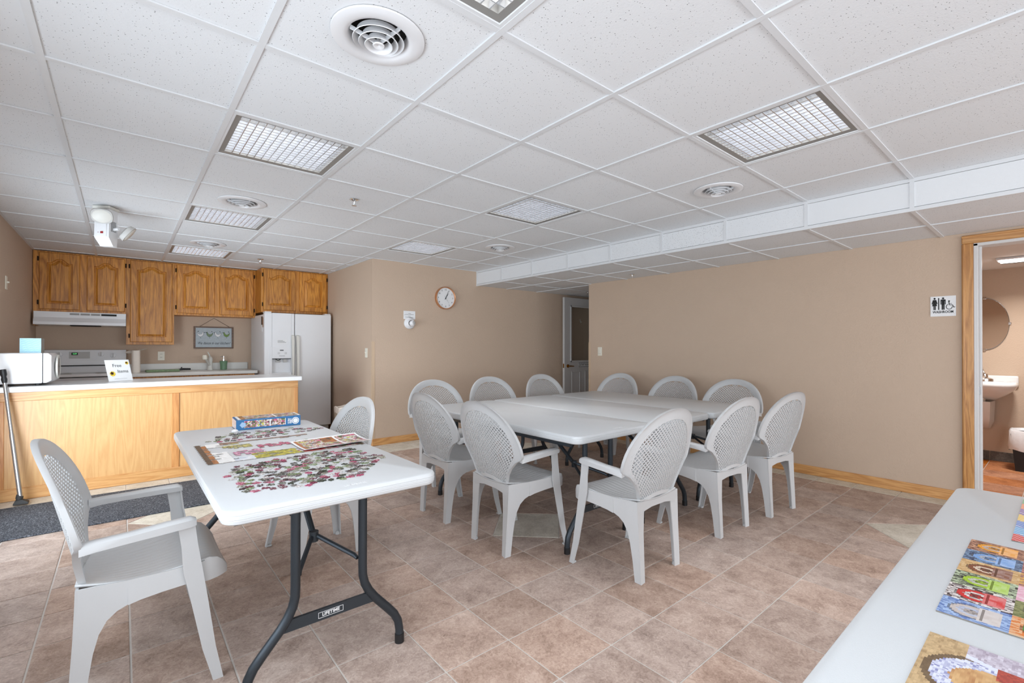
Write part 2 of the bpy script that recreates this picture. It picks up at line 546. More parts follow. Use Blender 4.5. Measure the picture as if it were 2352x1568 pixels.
def vnoise(x, y, s=0):
    i, j = math.floor(x), math.floor(y)
    fx, fy = x - i, y - j
    fx = fx * fx * (3 - 2 * fx); fy = fy * fy * (3 - 2 * fy)
    a = hsh(i, j, s) * (1 - fx) + hsh(i + 1, j, s) * fx
    b = hsh(i, j + 1, s) * (1 - fx) + hsh(i + 1, j + 1, s) * fx
    return a * (1 - fy) + b * fy

def mixc(a, b, t):
    t = max(0, min(1, t))
    return tuple(a[i] * (1 - t) + b[i] * t for i in range(3)) + (1.0,)

# ------------------------------------------------------------------ room measures
XL, XP, XS, XR = -0.76, 2.31, 3.85, 4.95      # left wall, nook wall, soffit face, right wall
YK, YP, YH, YB = 7.74, 5.49, 4.34, -3.6       # kitchen wall, clock wall, hall corner, rear wall
ZC, ZS = 2.2807, 2.076                        # main ceiling, lowered ceiling
XH = 7.25                                     # end of the hall
GX0, GY0, G = -0.2353, 1.2586, 0.6096
GX = [GX0 + G * i for i in range(-1, 8)]
GY = [GY0 + G * j for j in range(-8, 12)]

# ------------------------------------------------------------------ walls
def wall(name, mb, mat=WALL):
    return struct(mb.obj(name, mat))

wall('wall_kitchen', B(XL - 0.15, XP + 0.1, YK, YK + 0.15, -0.1, 2.6))
# left wall with a patio door and a long window
w = MB()
w.box(XL - 0.15, XL, YB - 0.15, -2.20, -0.1, 2.6)
w.box(XL - 0.15, XL, -2.20, 2.50, -0.1, 0.54)
w.box(XL - 0.15, XL, -2.20, 2.50, 1.78, 2.6)
w.box(XL - 0.15, XL, 2.50, 3.00, -0.1, 2.6)
w.box(XL - 0.15, XL, 3.00, 4.86, 2.02, 2.6)
w.box(XL - 0.15, XL, 4.86, YK + 0.15, -0.1, 2.6)
wall('wall_left', w)
w = MB()
w.box(XL, -0.5, YB - 0.15, YB, -0.1, 2.6)
w.box(-0.5, 4.7, YB - 0.15, YB, -0.1, 0.54)
w.box(-0.5, 4.7, YB - 0.15, YB, 1.78, 2.6)
w.box(4.7, XR + 0.12, YB - 0.15, YB, -0.1, 2.6)
wall('wall_rear', w)
wall('wall_clock', B(XP, XH + 0.12, YP, YP + 0.12, -0.1, 2.6))
wall('wall_nook', B(XP, XP + 0.12, YP + 0.12, YK, -0.1, 2.6))
w = MB()
w.box(XR, XR + 0.12, 0.46, YH, -0.1, 2.6)
w.box(XR, XR + 0.12, -0.40, 0.46, 1.99, 2.6)
w.box(XR, XR + 0.12, YB, -0.40, -0.1, 2.6)
wall('wall_right', w)
wall('wall_hall', B(XR + 0.12, XH, YH - 0.12, YH, -0.1, 2.6))
wall('wall_hall_end', B(XH, XH + 0.12, YH - 0.12, YP, -0.1, 2.6))
# washroom
wall('wall_washroom_far', B(7.05, 7.17, -1.3, 1.3, -0.1, 2.6))
wall('wall_washroom_side', B(XR + 0.12, 7.05, 1.18, 1.3, -0.1, 2.6))
wall('wall_washroom_near', B(XR + 0.12, 7.05, -1.42, -1.3, -0.1, 2.6))
struct(B(XR + 0.12, 7.17, -1.3, 1.18, 2.03, 2.08).obj('ceiling_washroom', plain('white_ceiling_paint', (0.8, 0.8, 0.8, 1), 0.8, noise=0.02)))

# windows
def window(name, axis, a0, a1, z0, z1, pos, n):
    fr = MB()
    t = 0.05
    def bx(p0, p1, q0, q1):
        if axis == 'X':
            fr.box(pos - 0.09, pos - 0.02, p0, p1, q0, q1)
        else:
            fr.box(p0, p1, pos - 0.09, pos - 0.02, q0, q1)
    bx(a0, a1, z0, z0 + t); bx(a0, a1, z1 - t, z1)
    for k in range(n + 1):
        c = a0 + (a1 - a0) * k / n
        c = min(max(c, a0 + t / 2), a1 - t / 2)
        bx(c - t / 2, c + t / 2, z0 + t, z1 - t)
    f = struct(fr.obj(name, WHITE))
    for k in range(n):
        c0 = a0 + (a1 - a0) * k / n + t / 2
        c1 = a0 + (a1 - a0) * (k + 1) / n - t / 2
        g = MB()
        if axis == 'X':
            g.box(pos - 0.125, pos - 0.121, c0, c1, z0, z1)
        else:
            g.box(c0, c1, pos - 0.125, pos - 0.121, z0, z1)
        g.obj('pane', GLASS, f)
    return f
window('window_1', 'X', -2.20, 2.50, 0.54, 1.78, XL, 4)
window('window_2', 'Y', -0.5, 4.7, 0.54, 1.78, YB, 4)
window('door_1', 'X', 3.00, 4.86, 0.0, 2.02, XL, 2)

# ------------------------------------------------------------------ floor
TS = 0.2956
FX = [0.0293 + TS * i for i in range(-3, 17)]
FY = [0.0203 + TS * j for j in range(-13, 19)]
DIA = [(2.0986, 2.3855), (0.3249, 0.6119), (0.3249, 4.1591), (3.8722, 0.6119), (3.8722, 4.1591)]
GAP = 0.0035
floor = struct(B(XL - 0.15, XH + 0.12, YB - 0.15, YK + 0.15, -0.12, -0.003).obj('floor', GROUT))

def tile_poly(mb, poly, z0=-0.004, z1=0.0, b=0.002):
    cx = sum(p[0] for p in poly) / len(poly); cy = sum(p[1] for p in poly) / len(poly)
    def ins(p):
        d = Vector((cx - p[0], cy - p[1])); L = d.length
        return (p[0] + d.x / L * b * 1.4, p[1] + d.y / L * b * 1.4)
    return mb.loft([[(p[0], p[1], z0) for p in poly], [(p[0], p[1], z1 - b * 0.5) for p in poly], [(*ins(p), z1) for p in poly]])

h = TS / 2 - GAP
sq_me = tile_poly(MB(), [(-h, -h), (h, -h), (h, h), (-h, h)]).mesh('floor_tile', FTILE)
rest = MB()
cw, sw, cwl = cos(YAW), sin(YAW), None

def proj(x, y, z=0.0):
    d = x * sw + y * cw
    if d < 0.15:
        return None
    return (1196 + 1073.3 * (x * cw - y * sw) / d, 792 - 1073.3 * (z - CAM_H) / d, d)

ntile = 0
cells = []
XB_, YB_ = 4.759, 5.045
for i in range(len(FX)):
    for j in range(len(FY) - 1):
        x0, y0 = FX[i], FY[j]
        x1, y1 = x0 + TS, y0 + TS
        cells.append((x0, x1, y0, y1))
seen = []
for (x0, x1, y0, y1) in cells:
    x0c, x1c = max(x0, XL), x1
    cream = False
    if y0 > YB_ - 0.01:
        continue
    if x0 > XB_ - 0.01:
        x1c = XR; cream = True
    if x1c - x0c < 0.02:
        continue
    cx, cy = (x0 + x1) / 2, (y0 + y1) / 2
    p = proj(cx, cy)
    vis = p and -120 < p[0] < 2500 and p[1] < 1720
    tri = None
    for (dx, dy) in DIA:
        if abs(abs(cx - dx) - TS / 2) < 0.02 and abs(abs(cy - dy) - TS / 2) < 0.02:
            tri = (dx, dy)
    seen.append((p[2] if vis else 99, x0c, x1c, y0, y1, cream, tri, vis))
seen.sort(key=lambda t: t[0])
for (d, x0, x1, y0, y1, cream, tri, vis) in seen:
    cx, cy = (x0 + x1) / 2, (y0 + y1) / 2
    part = vis and ntile < 292
    if tri:
        fx = x1 if cx > tri[0] else x0
        fy = y1 if cy > tri[1] else y0
        sx = 1 if cx > tri[0] else -1
        sy = 1 if cy > tri[1] else -1
        g = GAP
        poly = [(fx - sx * g, fy - sy * g), (fx - sx * g, tri[1] + sy * g * 2.4), (tri[0] + sx * g * 2.4, fy - sy * g)]
        ox, oy = sum(q[0] for q in poly) / 3, sum(q[1] for q in poly) / 3
        tile_poly(MB(), [(q[0] - ox, q[1] - oy) for q in poly]).obj('floor_tile', FTILE, floor, (ox, oy, 0))
        continue
    full = abs((x1 - x0) - TS) < 1e-4 and not cream
    if part and full:
        link('floor_tile', sq_me, floor, (cx, cy, 0), (0, 0, random.choice((0, pi / 2, pi, 3 * pi / 2))))
        ntile += 1
    elif part:
        hx, hy = (x1 - x0) / 2 - GAP, (y1 - y0) / 2 - GAP
        tile_poly(MB(), [(-hx, -hy), (hx, -hy), (hx, hy), (-hx, hy)]).obj('floor_tile', CREAM if cream else FTILE, floor, (cx, cy, 0))
        ntile += 1
    elif not cream:
        tile_poly(rest, [(x0 + GAP, y0 + GAP), (x1 - GAP, y0 + GAP), (x1 - GAP, y1 - GAP), (x0 + GAP, y1 - GAP)])
for (dx, dy) in DIA:
    s = TS - 0.006
    tile_poly(MB(), [(s, 0), (0, s), (-s, 0), (0, -s)]).obj('floor_inlay', CREAM, floor, (dx, dy, 0))
# cream border in front of the island and along the clock wall
for i in range(len(FX) - 1):
    x0, x1 = max(FX[i], XL), FX[i + 1]
    if x0 < XP - 0.2:
        y0, y1 = 5.045, 5.341
    else:
        y0, y1 = 5.045, 5.341
        hx = (x1 - x0) / 2 - GAP
        tile_poly(MB(), [(-hx, -0.07), (hx, -0.07), (hx, 0.07), (-hx, 0.07)]).obj('floor_tile', CREAM, floor, ((x0 + x1) / 2, 5.415, 0))
    hx = (x1 - x0) / 2 - GAP
    hy = (y1 - y0) / 2 - GAP
    tile_poly(MB(), [(-hx, -hy), (hx, -hy), (hx, hy), (-hx, hy)]).obj('floor_tile', CREAM, floor, ((x0 + x1) / 2, (y0 + y1) / 2, 0))
# kitchen and hall floor beyond
for i in range(len(FX) - 11):
    for j in range(9):
        x0, y0 = max(FX[i], XL), 5.341 + TS * j
        x1, y1 = min(FX[i + 1], XP), min(y0 + TS, YK)
        if x1 - x0 > 0.03 and y1 - y0 > 0.03:
            tile_poly(rest, [(x0 + GAP, y0 + GAP), (x1 - GAP, y0 + GAP), (x1 - GAP, y1 - GAP), (x0 + GAP, y1 - GAP)])
for i in range(7):
    for j in range(4):
        x0, y0 = XR + 0.02 + TS * i, YH + TS * j
        tile_poly(rest, [(x0 + GAP, y0 + GAP), (x0 + TS - GAP, y0 + GAP), (x0 + TS - GAP, min(y0 + TS, YP) - GAP), (x0 + GAP, min(y0 + TS, YP) - GAP)])
ro = rest.obj('distant_floor_tiles', FTILE, floor)
ro['kind'] = 'stuff'
# washroom floor tiles
for i in range(7):
    for j in range(8):
        x0, y0 = XR + 0.0 + 0.305 * i, -1.28 + 0.305 * j
        x1, y1 = min(x0 + 0.305, 7.05), min(y0 + 0.305, 1.18)
        hx, hy = (x1 - x0) / 2 - 0.003, (y1 - y0) / 2 - 0.003
        if x0 < XR + 0.12 and not (-0.42 < y0 < 0.3):
            continue
        tile_poly(MB(), [(-hx, -hy), (hx, -hy), (hx, hy), (-hx, hy)]).obj('floor_tile', WTILE, floor, ((x0 + x1) / 2, (y0 + y1) / 2, 0.001))

# ------------------------------------------------------------------ ceiling
ceil = struct(B(XL - 0.15, XH + 0.12, YB - 0.15, YK + 0.15, ZC + 0.16, ZC + 0.28).obj('ceiling', PLENUM))
LIGHTS = [(0.374, 0.649), (0.374, 2.478), (0.374, 4.307), (0.374, 6.135), (2.203, 0.649), (2.203, 2.478), (2.203, 4.307)]

def is_light(x, y):
    return any(abs(x - a) < 0.05 and abs(y - b) < 0.05 for a, b in LIGHTS)

tile_cache = {}

VENTS = [(0.679, 1.563), (0.679, 4.002), (0.679, 5.83), (3.118, 1.563), (3.118, 4.002)]

def ceil_tile(x0, x1, y0, y1, z, vertical=None):
    for (vx, vy) in VENTS:
        if not vertical and x0 < vx < x1 and y0 < vy < y1 and z > 2.2:
            a, n = 0.3008, 32
            ox, oy = vx - (x0 + x1) / 2, vy - (y0 + y1) / 2
            sq, ci = [], []
            for k in range(n):
                t = 2 * pi * k / n + pi / 4
                q = 1 / max(abs(cos(t)), abs(sin(t)))
                sq.append((a * q * cos(t), a * q * sin(t)))
                ci.append((ox + 0.105 * cos(t), oy + 0.105 * sin(t)))
            mb = MB().loft([[(*p, 0.014) for p in sq], [(*p, 0.0) for p in sq], [(*p, 0.0) for p in ci], [(*p, 0.014) for p in ci]], caps=False)
            return mb.obj('ceiling_tile', CTILE, ceil, ((x0 + x1) / 2, (y0 + y1) / 2, z + 0.0045))
    wx, wy = round((x1 - x0) / 2 - 0.004, 4), round((y1 - y0) / 2 - 0.004, 4)
    key = (wx, wy, vertical)
    if key not in tile_cache:
        if vertical:
            m = MB().box(-0.006, 0.006, -wx, wx, -wy, wy)
        else:
            m = MB().box(-wx, wx, -wy, wy, 0.0, 0.014)
        tile_cache[key] = m.mesh('ceiling_tile', CTILE)
    if vertical:
        return link('ceiling_tile', tile_cache[key], ceil, (vertical, (x0 + x1) / 2, (y0 + y1) / 2))
    return link('ceiling_tile', tile_cache[key], ceil, ((x0 + x1) / 2, (y0 + y1) / 2, z + 0.0045))

for i in range(len(GX)):
    x0 = max(GX[i], XL)
    x1 = GX[i + 1] if i + 1 < len(GX) else XS
    x1 = min(x1, XS)
    if x1 - x0 < 0.05:
        continue
    for j in range(-1, len(GY)):
        y0 = max(GY[j], YB) if j >= 0 else YB
        y1 = GY[j + 1] if j + 1 < len(GY) else YK
        if y1 - y0 < 0.03 or y0 >= YK:
            continue
        if is_light(x0, y0):
            continue
        yy1 = min(y1, YK)
        if x0 >= XP - 0.02:
            yy1 = min(yy1, YP)
            if yy1 - y0 < 0.02:
                continue
        ceil_tile(x0, x1, y0, yy1, ZC)
# exposed tees
TW = 0.012
for gx in GX[1:]:
    if gx < XS - 0.05:
        yend = YK if gx < XP else YP
        B(-TW, TW, YB, yend, -0.003, 0.004).obj('ceiling_tee', TEE, ceil, (gx, 0, ZC))
for gy in GY:
    if YB + 0.05 < gy < YK - 0.05:
        B(XL, XS if gy < YP else XP, -TW, TW, -0.0022, 0.004).obj('ceiling_tee', TEE, ceil, (0, gy, ZC))
# wall angles
for (a, b, c, d) in ((XL, XL + 0.02, YB, YK), (XL, XP, YK - 0.02, YK), (XP - 0.02, XP, YP, YK), (XP, XS, YP - 0.02, YP), (XL, XS, YB, YB + 0.02)):
    B(a, b, c, d, ZC - 0.002, ZC + 0.003).obj('wall_angle', TEE, ceil)
# lowered ceiling along the right wall and into the hall
sof = struct(B(XS + 0.02, XH, YB, YP, ZS + 0.03, ZS + 0.04).obj('ceiling_soffit', PLENUM))
ylines = [YB] + [y for y in GY if YB + 0.05 < y < YP - 0.02] + [YP]
for a, b in zip(ylines[:-1], ylines[1:]):
    ceil_tile(XS + 0.012, 4.41, a, b, ZS)
    ceil_tile(4.41, XR if b <= YH + 0.3 else 5.02, a, b, ZS)
    ceil_tile(a, b, ZS + 0.02, ZC - 0.018, 0, vertical=XS + 0.008)
for a, b in zip(ylines[:-1], ylines[1:]):
    if b > YH:
        for k in range(4):
            ceil_tile(5.02 + G * k, min(5.02 + G * (k + 1), XH), a, b, ZS)
for y in ylines[1:-1]:
    B(XS, XR if y < YH else XH, -TW, TW, -0.0025, 0.004).obj('ceiling_tee', TEE, ceil, (0, y, ZS))
    B(-0.003, 0.004, -TW, TW, ZS, ZC).obj('ceiling_tee', TEE, ceil, (XS, y, 0))
B(-TW, TW, YB, YP, -0.003, 0.004).obj('ceiling_tee', TEE, ceil, (4.41, 0, ZS))
B(-TW, TW, YH, YP, -0.003, 0.004).obj('ceiling_tee', TEE, ceil, (5.02, 0, ZS))
B(XS - 0.004, XS + 0.02, YB, YP, ZS - 0.004, ZS + 0.02).obj('soffit_edge_tee', TEE, ceil)
B(XS - 0.004, XS + 0.016, YB, YP, ZC - 0.02, ZC + 0.004).obj('soffit_edge_tee', TEE, ceil)
B(XS - 0.003, XS + 0.006, YP - 0.02, YP, ZS, ZC).obj('soffit_edge_tee', TEE, ceil)

# ------------------------------------------------------------------ trims
struct(B(XP + 0.0, XH, YP - 0.014, YP, 0.0, 0.085, 0.003).obj('baseboard_clock', TRIMX))
struct(B(XP - 0.012, XP, YP, YK, 0.0, 0.085, 0.003).obj('baseboard_nook', TRIMY))
struct(B(XR - 0.014, XR, 0.535, YH, 0.0, 0.085, 0.003).obj('baseboard_right', TRIMY))
struct(B(XR - 0.014, XR, YB, -0.48, 0.0, 0.085, 0.003).obj('baseboard_right', TRIMY))
struct(B(XL, XL + 0.012, YB, 2.95, 0.0, 0.085, 0.003).obj('baseboard_left', TRIMY))
g = MB().box(XP - 0.003, XP, YP - 0.003, YP + 0.03, 0.0, 1.27).box(XP, XP + 0.032, YP - 0.003, YP - 0.0001, 0.0, 1.27)
struct(g.obj('trim_1', GUARD))
g = MB().box(XR - 0.003, XR - 0.0001, YH - 0.03, YH, 0.0, 1.27).box(XR - 0.003, XR + 0.03, YH, YH + 0.003, 0.0, 1.27)
struct(g.obj('trim_2', GUARD))

# washroom door opening: oak casing and white metal frame
casing = struct(MB().box(XR - 0.022, XR, 0.47, 0.535, 0.0, 1.9945, 0.004).obj('trim_3', TRIMZ))
MB().box(XR - 0.027, XR - 0.02, 0.515, 0.53, 0.0, 1.9945, 0.003).obj('moulding', TRIMZ, casing)
MB().box(XR - 0.022, XR, -0.475, 0.535, 1.995, 2.06, 0.006).obj('head_casing', TRIMY, casing)
MB().box(XR - 0.027, XR - 0.02, -0.475, 0.535, 2.04, 2.055, 0.003).obj('moulding', TRIMY, casing)
MB().box(XR - 0.022, XR, -0.475, -0.41, 0.0, 1.9945, 0.004).obj('side_casing', TRIMZ, casing)
fr = MB().box(XR - 0.012, XR + 0.13, 0.444, 0.470, 0, 1.992, 0.003).box(XR - 0.012, XR + 0.13, -0.41, 0.470, 1.972, 1.996, 0.003).box(XR - 0.012, XR + 0.13, -0.41, -0.385, 0, 1.992, 0.003).box(XR + 0.05, XR + 0.09, 0.43, 0.446, 0, 1.975, 0.003)
df = struct(fr.obj('door_2', DOORW))
B(XR + 0.02, XR + 0.045, 0.441, 0.4445, 0.84, 0.90).obj('strike_plate', GALV, df)

# ------------------------------------------------------------------ recessed lights
def lights():
    W = 0.29
    fm = MB()
    # white flange ring, grey sloped ring
    def ring(mb, a, za, b, zb):
        P = [(-a, -a, za), (a, -a, za), (a, a, za), (-a, a, za), (-b, -b, zb), (b, -b, zb), (b, b, zb), (-b, b, zb)]
        mb.add(P, [(0, 1, 5, 4), (1, 2, 6, 5), (2, 3, 7, 6), (3, 0, 4, 7)])
    ring(fm, 0.293, -0.001, 0.279, -0.001)
    ring(fm, 0.293, -0.001, 0.293, 0.02)
    ring(fm, 0.279, -0.001, 0.277, 0.004)
    trim_me = fm.mesh('trim', TEE)
    gm = MB()
    ring(gm, 0.278, 0.003, 0.252, 0.008)
    ring(gm, 0.252, 0.008, 0.252, 0.04)
    frame_me = gm.mesh('door_frame', FRAMEG)
    tm = MB()
    ring(tm, 0.285, 0.02, 0.285, 0.06)
    ring(tm, 0.285, 0.06, 0.20, 0.125)
    tm.add([(-0.20, -0.20, 0.125), (0.20, -0.20, 0.125), (0.20, 0.20, 0.125), (-0.20, 0.20, 0.125)], [(0, 1, 2, 3)])
    tray_me = tm.mesh('reflector', plain('white_reflector', (0.9, 0.9, 0.92, 1), 0.35, 0.0, noise=0.02))
    bl = MB()
    L = 0.252
    bl.loft([[(-L, -0.0022, 0.006), (-L, 0.0022, 0.006), (-L, 0.0004, 0.038), (-L, -0.0004, 0.038)], [(L, -0.0022, 0.006), (L, 0.0022, 0.006), (L, 0.0004, 0.038), (L, -0.0004, 0.038)]])
    blade_me = bl.mesh('louvre_blade', ALU)
    tu = MB().tube([(-0.26, 0, 0.075), (0.26, 0, 0.075)], 0.013, 10)
    tube_me = tu.mesh('lamp_tube', TUBE, 40)
    labels = ['square louvred ceiling light in the row above the puzzle table, farthest from the kitchen',
              'square louvred ceiling light directly above the puzzle table',
              'square louvred ceiling light above the charcoal mat, beside a round vent',
              'square louvred ceiling light above the kitchen, closest to the oak cabinets',
              'square louvred ceiling light above the end of the joined tables away from the clock',
              'square louvred ceiling light above the middle of the joined tables',
              'square louvred ceiling light closest to the clock wall']
    for (lx, ly), lab in zip(LIGHTS, labels):
        t = thing('ceiling_light', lab, 'ceiling light', (lx + G / 2, ly + G / 2, ZC), 0, 'recessed louvred ceiling lights')
        link('trim', trim_me, t); link('door_frame', frame_me, t); link('reflector', tray_me, t)
        for k in range(3):
            link('lamp_tube', tube_me, t, (0, (k - 1) * 0.15, 0), (0, 0, 0))
        lamp = daylight('lamp_glow', (lx + G / 2, ly + G / 2, ZC + 0.058), (0, 0, -1), 0.50, 0.50, 5.0, (0.95, 0.97, 1.0), 100)
        n = 14
        for k in range(1, n):
            d = -L + 2 * L * k / n
            link('louvre_blade', blade_me, t, (0, d, 0))
            link('louvre_blade', blade_me, t, (d, 0, 0.0004), (0, 0, pi / 2))
lights()

# ------------------------------------------------------------------ round vents
def vents():
    def ringlathe(prof):
        return MB().lathe(prof, 40)
    flange = ringlathe([(0.158, 0.0), (0.157, -0.006), (0.145, -0.010), (0.120, -0.012), (0.104, -0.006), (0.097, 0.004), (0.096, 0.03)]).mesh('flange', WHITE, 60)
    rings = []
    for r, dz in ((0.078, -0.010), (0.058, -0.018), (0.038, -0.026)):
        rings.append(ringlathe([(r - 0.006, dz + 0.022), (r - 0.003, dz + 0.006), (r + 0.008, dz - 0.006), (r + 0.0095, dz - 0.004), (r, dz + 0.008), (r - 0.004, dz + 0.022)]).mesh('ring', WHITE, 60))
    cone = ringlathe([(0.0005, -0.026), (0.006, -0.030), (0.018, -0.032), (0.020, -0.028), (0.010, -0.014), (0.004, 0.0), (0.0005, 0.0)]).mesh('hub', WHITE, 60)
    duct = ringlathe([(0.097, 0.0165), (0.110, 0.02), (0.110, 0.115), (0.0005, 0.115)]).mesh('duct', DUCT, 60)
    sp = MB()
    for k in range(3):
        a = radians(30 + 120 * k)
        d = Vector((cos(a), sin(a), 0)); n_ = Vector((-sin(a), cos(a), 0)) * 0.0018
        P = []
        for rr, z0, z1 in ((0.008, -0.028, -0.012), (0.097, -0.004, 0.010)):
            P.append([d * rr - n_ + Vector((0, 0, z0)), d * rr + n_ + Vector((0, 0, z0)), d * rr + n_ + Vector((0, 0, z1)), d * rr - n_ + Vector((0, 0, z1))])
        sp.loft(P)
    spoke = sp.mesh('spokes', WHITE)
    spots = [(0.679, 1.563, 'round white ceiling vent beside the light over the puzzle table end, away from the kitchen'),
             (0.679, 4.002, 'round white ceiling vent above the charcoal mat'),
             (0.679, 5.83, 'round white ceiling vent above the kitchen island'),
             (3.118, 1.563, 'round white ceiling vent beside the soffit, at the washroom end'),
             (3.118, 4.002, 'round white ceiling vent beside the soffit, at the clock wall end')]
    for x, y, lab in spots:
        t = thing('round_vent', lab, 'vent', (x, y, ZC + 0.0025), 0.4, 'round ceiling vents')
        link('flange', flange, t); link('duct', duct, t); link('hub', cone, t); link('spokes', spoke, t)
        for rm in rings:
            link('ring', rm, t)
vents()

# ------------------------------------------------------------------ sprinklers
def sprinklers():
    esc = MB().lathe([(0.0005, 0.001), (0.034, 0.001), (0.034, -0.003), (0.020, -0.009), (0.012, -0.010)], 20).mesh('escutcheon', CHROME, 40)
    hd = MB().lathe([(0.008, -0.008), (0.008, -0.022), (0.004, -0.03), (0.003, -0.04)], 12)
    hd.tube([(-0.008, 0, -0.02), (-0.012, 0, -0.032), (-0.003, 0, -0.044)], 0.002, 6)
    hd.tube([(0.008, 0, -0.02), (0.012, 0, -0.032), (0.003, 0, -0.044)], 0.002, 6)
    hd = hd.mesh('head', CHROME, 40)
    df = MB().lathe([(0.0005, -0.044), (0.018, -0.044), (0.018, -0.047), (0.0005, -0.047)], 16).mesh('deflector', CHROME, 40)
    for x, y, z, lab in ((1.289, 3.392, ZC, 'chrome fire sprinkler in the ceiling between the puzzle table and joined tables'),
                         (1.289, 6.44, ZC, 'chrome fire sprinkler in the ceiling above the kitchen'),
                         (4.66, 3.40, ZS, 'chrome fire sprinkler under the soffit along the long beige wall'),
                         (5.58, 4.92, ZS, 'chrome fire sprinkler in the hallway ceiling near the white door')):
        t = thing('fire_sprinkler', lab, 'sprinkler', (x, y, z + 0.002), 0.5, 'ceiling fire sprinklers')
        link('escutcheon', esc, t); link('head', hd, t); link('deflector', df, t)
sprinklers()

# ------------------------------------------------------------------ emergency light
def emergency_light():
    t = thing('emergency_light', 'white twin-head emergency light hanging from the ceiling near the oak cabinets', 'emergency light', (-0.10, 4.83, ZC + 0.001), radians(-32))
    b = MB().loft([[(-0.05, -0.04, -0.02), (0.05, -0.04, -0.02), (0.05, 0.05, -0.02), (-0.05, 0.05, -0.02)],
                   [(-0.05, -0.045, -0.24), (0.05, -0.045, -0.24), (0.05, 0.05, -0.24), (-0.05, 0.05, -0.24)],
                   [(-0.045, 0.01, -0.30), (0.045, 0.01, -0.30), (0.045, 0.05, -0.30), (-0.045, 0.05, -0.30)]])
    b.obj('body', WHITE, t)
    B(-0.06, 0.06, -0.055, 0.055, -0.022, 0.0, 0.004).obj('mounting_plate', OFFW, t)
    B(-0.035, 0.035, -0.049, -0.043, -0.235, -0.07, 0.002).obj('front_panel', WHITE, t)
    B(-0.004, 0.014, -0.0525, -0.048, -0.212, -0.198).obj('test_switch', RED, t)
    B(-0.022, -0.018, -0.0515, -0.048, -0.207, -0.203).obj('indicator', RED, t)
    for k in range(5):
        B(0.0495, 0.0515, -0.022 + 0.012 * k, -0.018 + 0.012 * k, -0.19, -0.11).obj('vent_slot', GREYINK, t)
    def head(name, loc, rot):
        hd = MB()
        secs = []
        for z, r in ((0.0, 0.038), (-0.011, 0.060), (-0.036, 0.067), (-0.043, 0.064)):
            s = []
            for k in range(20):
                a = 2 * pi * k / 20
                ca, sa = cos(a), sin(a)
                q = 1 / max(abs(ca), abs(sa)) ** 0.45
                s.append((r * ca * q, r * 0.85 * sa * q, z))
            secs.append(s)
        hd.loft(secs)
        o = hd.obj('lamp_head', GREY, t, loc, rot, 40)
        ln = MB().lathe([(0.0005, -0.048), (0.050, -0.048), (0.058, -0.0435)], 20, sy=0.85)
        ln.obj('lens', OFFW, o, smooth=40)
        return o
    head('lamp_head', (0.02, -0.062, -0.075), (radians(-62), 0, radians(24)))
    head('lamp_head', (0.115, 0.02, -0.175), (radians(20), radians(-50), 0))
    MB().tube([(-0.02, -0.04, -0.09), (-0.02, -0.10, -0.09)], 0.012, 8).obj('swivel', WHITE, t, smooth=40)
    MB().tube([(0.045, 0.01, -0.17), (0.09, 0.0, -0.165)], 0.012, 8).obj('swivel', WHITE, t, smooth=40)
emergency_light()

# ------------------------------------------------------------------ kitchen: arched oak doors
def arch_loop(w, hgt, rail, arch):
    """raised panel outline of a cathedral door, centred x, z from 0"""
    x0 = w / 2 - rail
    zb, zs = rail, hgt - rail - arch - 0.005
    pts = []
    for k in range(6):
        pts.append((-x0 + 2 * x0 * k / 5, zb, 'b'))
    for k in range(1, 5):
        pts.append((x0, zb + (zs - zb) * k / 5, 'r'))
    n = 16
    for k in range(n + 1):
        u = 1 - 2 * k / n
        a = abs(u)
        if a > 0.78:
            zz = zs
        else:
            q = (0.78 - a) / 0.78
            zz = zs + arch * (0.5 - 0.5 * cos(pi * min(1, q * 1.25)))
        pts.append((x0 * u, zz, 't'))
    for k in range(1, 5):
        pts.append((-x0, zs - (zs - zb) * k / 5, 'l'))
    return pts

def cab_door(parent, x0, x1, z0, z1, yf, hinge_left=True, arch=True):
    w_, h_ = x1 - x0, z1 - z0
    rail = 0.062
    lp = arch_loop(w_, h_, rail, 0.045)
    inner = [(p[0], p[1]) for p in lp]
    outer = []
    for i, p in enumerate(lp):
        s = p[2]
        if s == 'b':
            q = (p[0] / (w_ / 2 - rail) * w_ / 2, 0)
        elif s == 'r':
            q = (w_ / 2, p[1] * 1.0)
        elif s == 't':
            q = (p[0] / (w_ / 2 - rail) * w_ / 2, h_)
        else:
            q = (-w_ / 2, p[1])
        outer.append(q)
    cx, cz = 0, h_ / 2
    def shr(pts, d):
        out = []
        for (x, z) in pts:
            sx = (abs(x) - d) / abs(x) if abs(x) > d else 0
            zz = z + d if z < h_ / 2 else z - d
            out.append((x * sx, zz))
        return out
    Y0 = 0.0
    mb = MB()
    mb.loft([[(x, 0.019, z) for x, z in outer], [(x, 0.006, z) for x, z in outer], [(x, 0.0, z) for x, z in shr(outer, 0.006)],
             [(x, 0.0, z) for x, z in inner], [(x, 0.013, z) for x, z in shr(inner, 0.006)],
             [(x, 0.013, z) for x, z in shr(inner, 0.012)], [(x, 0.001, z) for x, z in shr(inner, 0.034)]])
    d = mb.obj('door', OAK, parent, ((x0 + x1) / 2, yf - 0.0195, z0))
    hx = -w_ / 2 - 0.009 if hinge_left else w_ / 2 + 0.009
    for zz in (0.075, h_ - 0.075):
        MB().box(hx - 0.006, hx + 0.006, 0.008, 0.0195, zz - 0.026, zz + 0.026, 0.003).tube([(hx, 0.006, zz - 0.02), (hx, 0.006, zz + 0.02)], 0.005, 8).obj('hinge', DARKH, d)
    return d

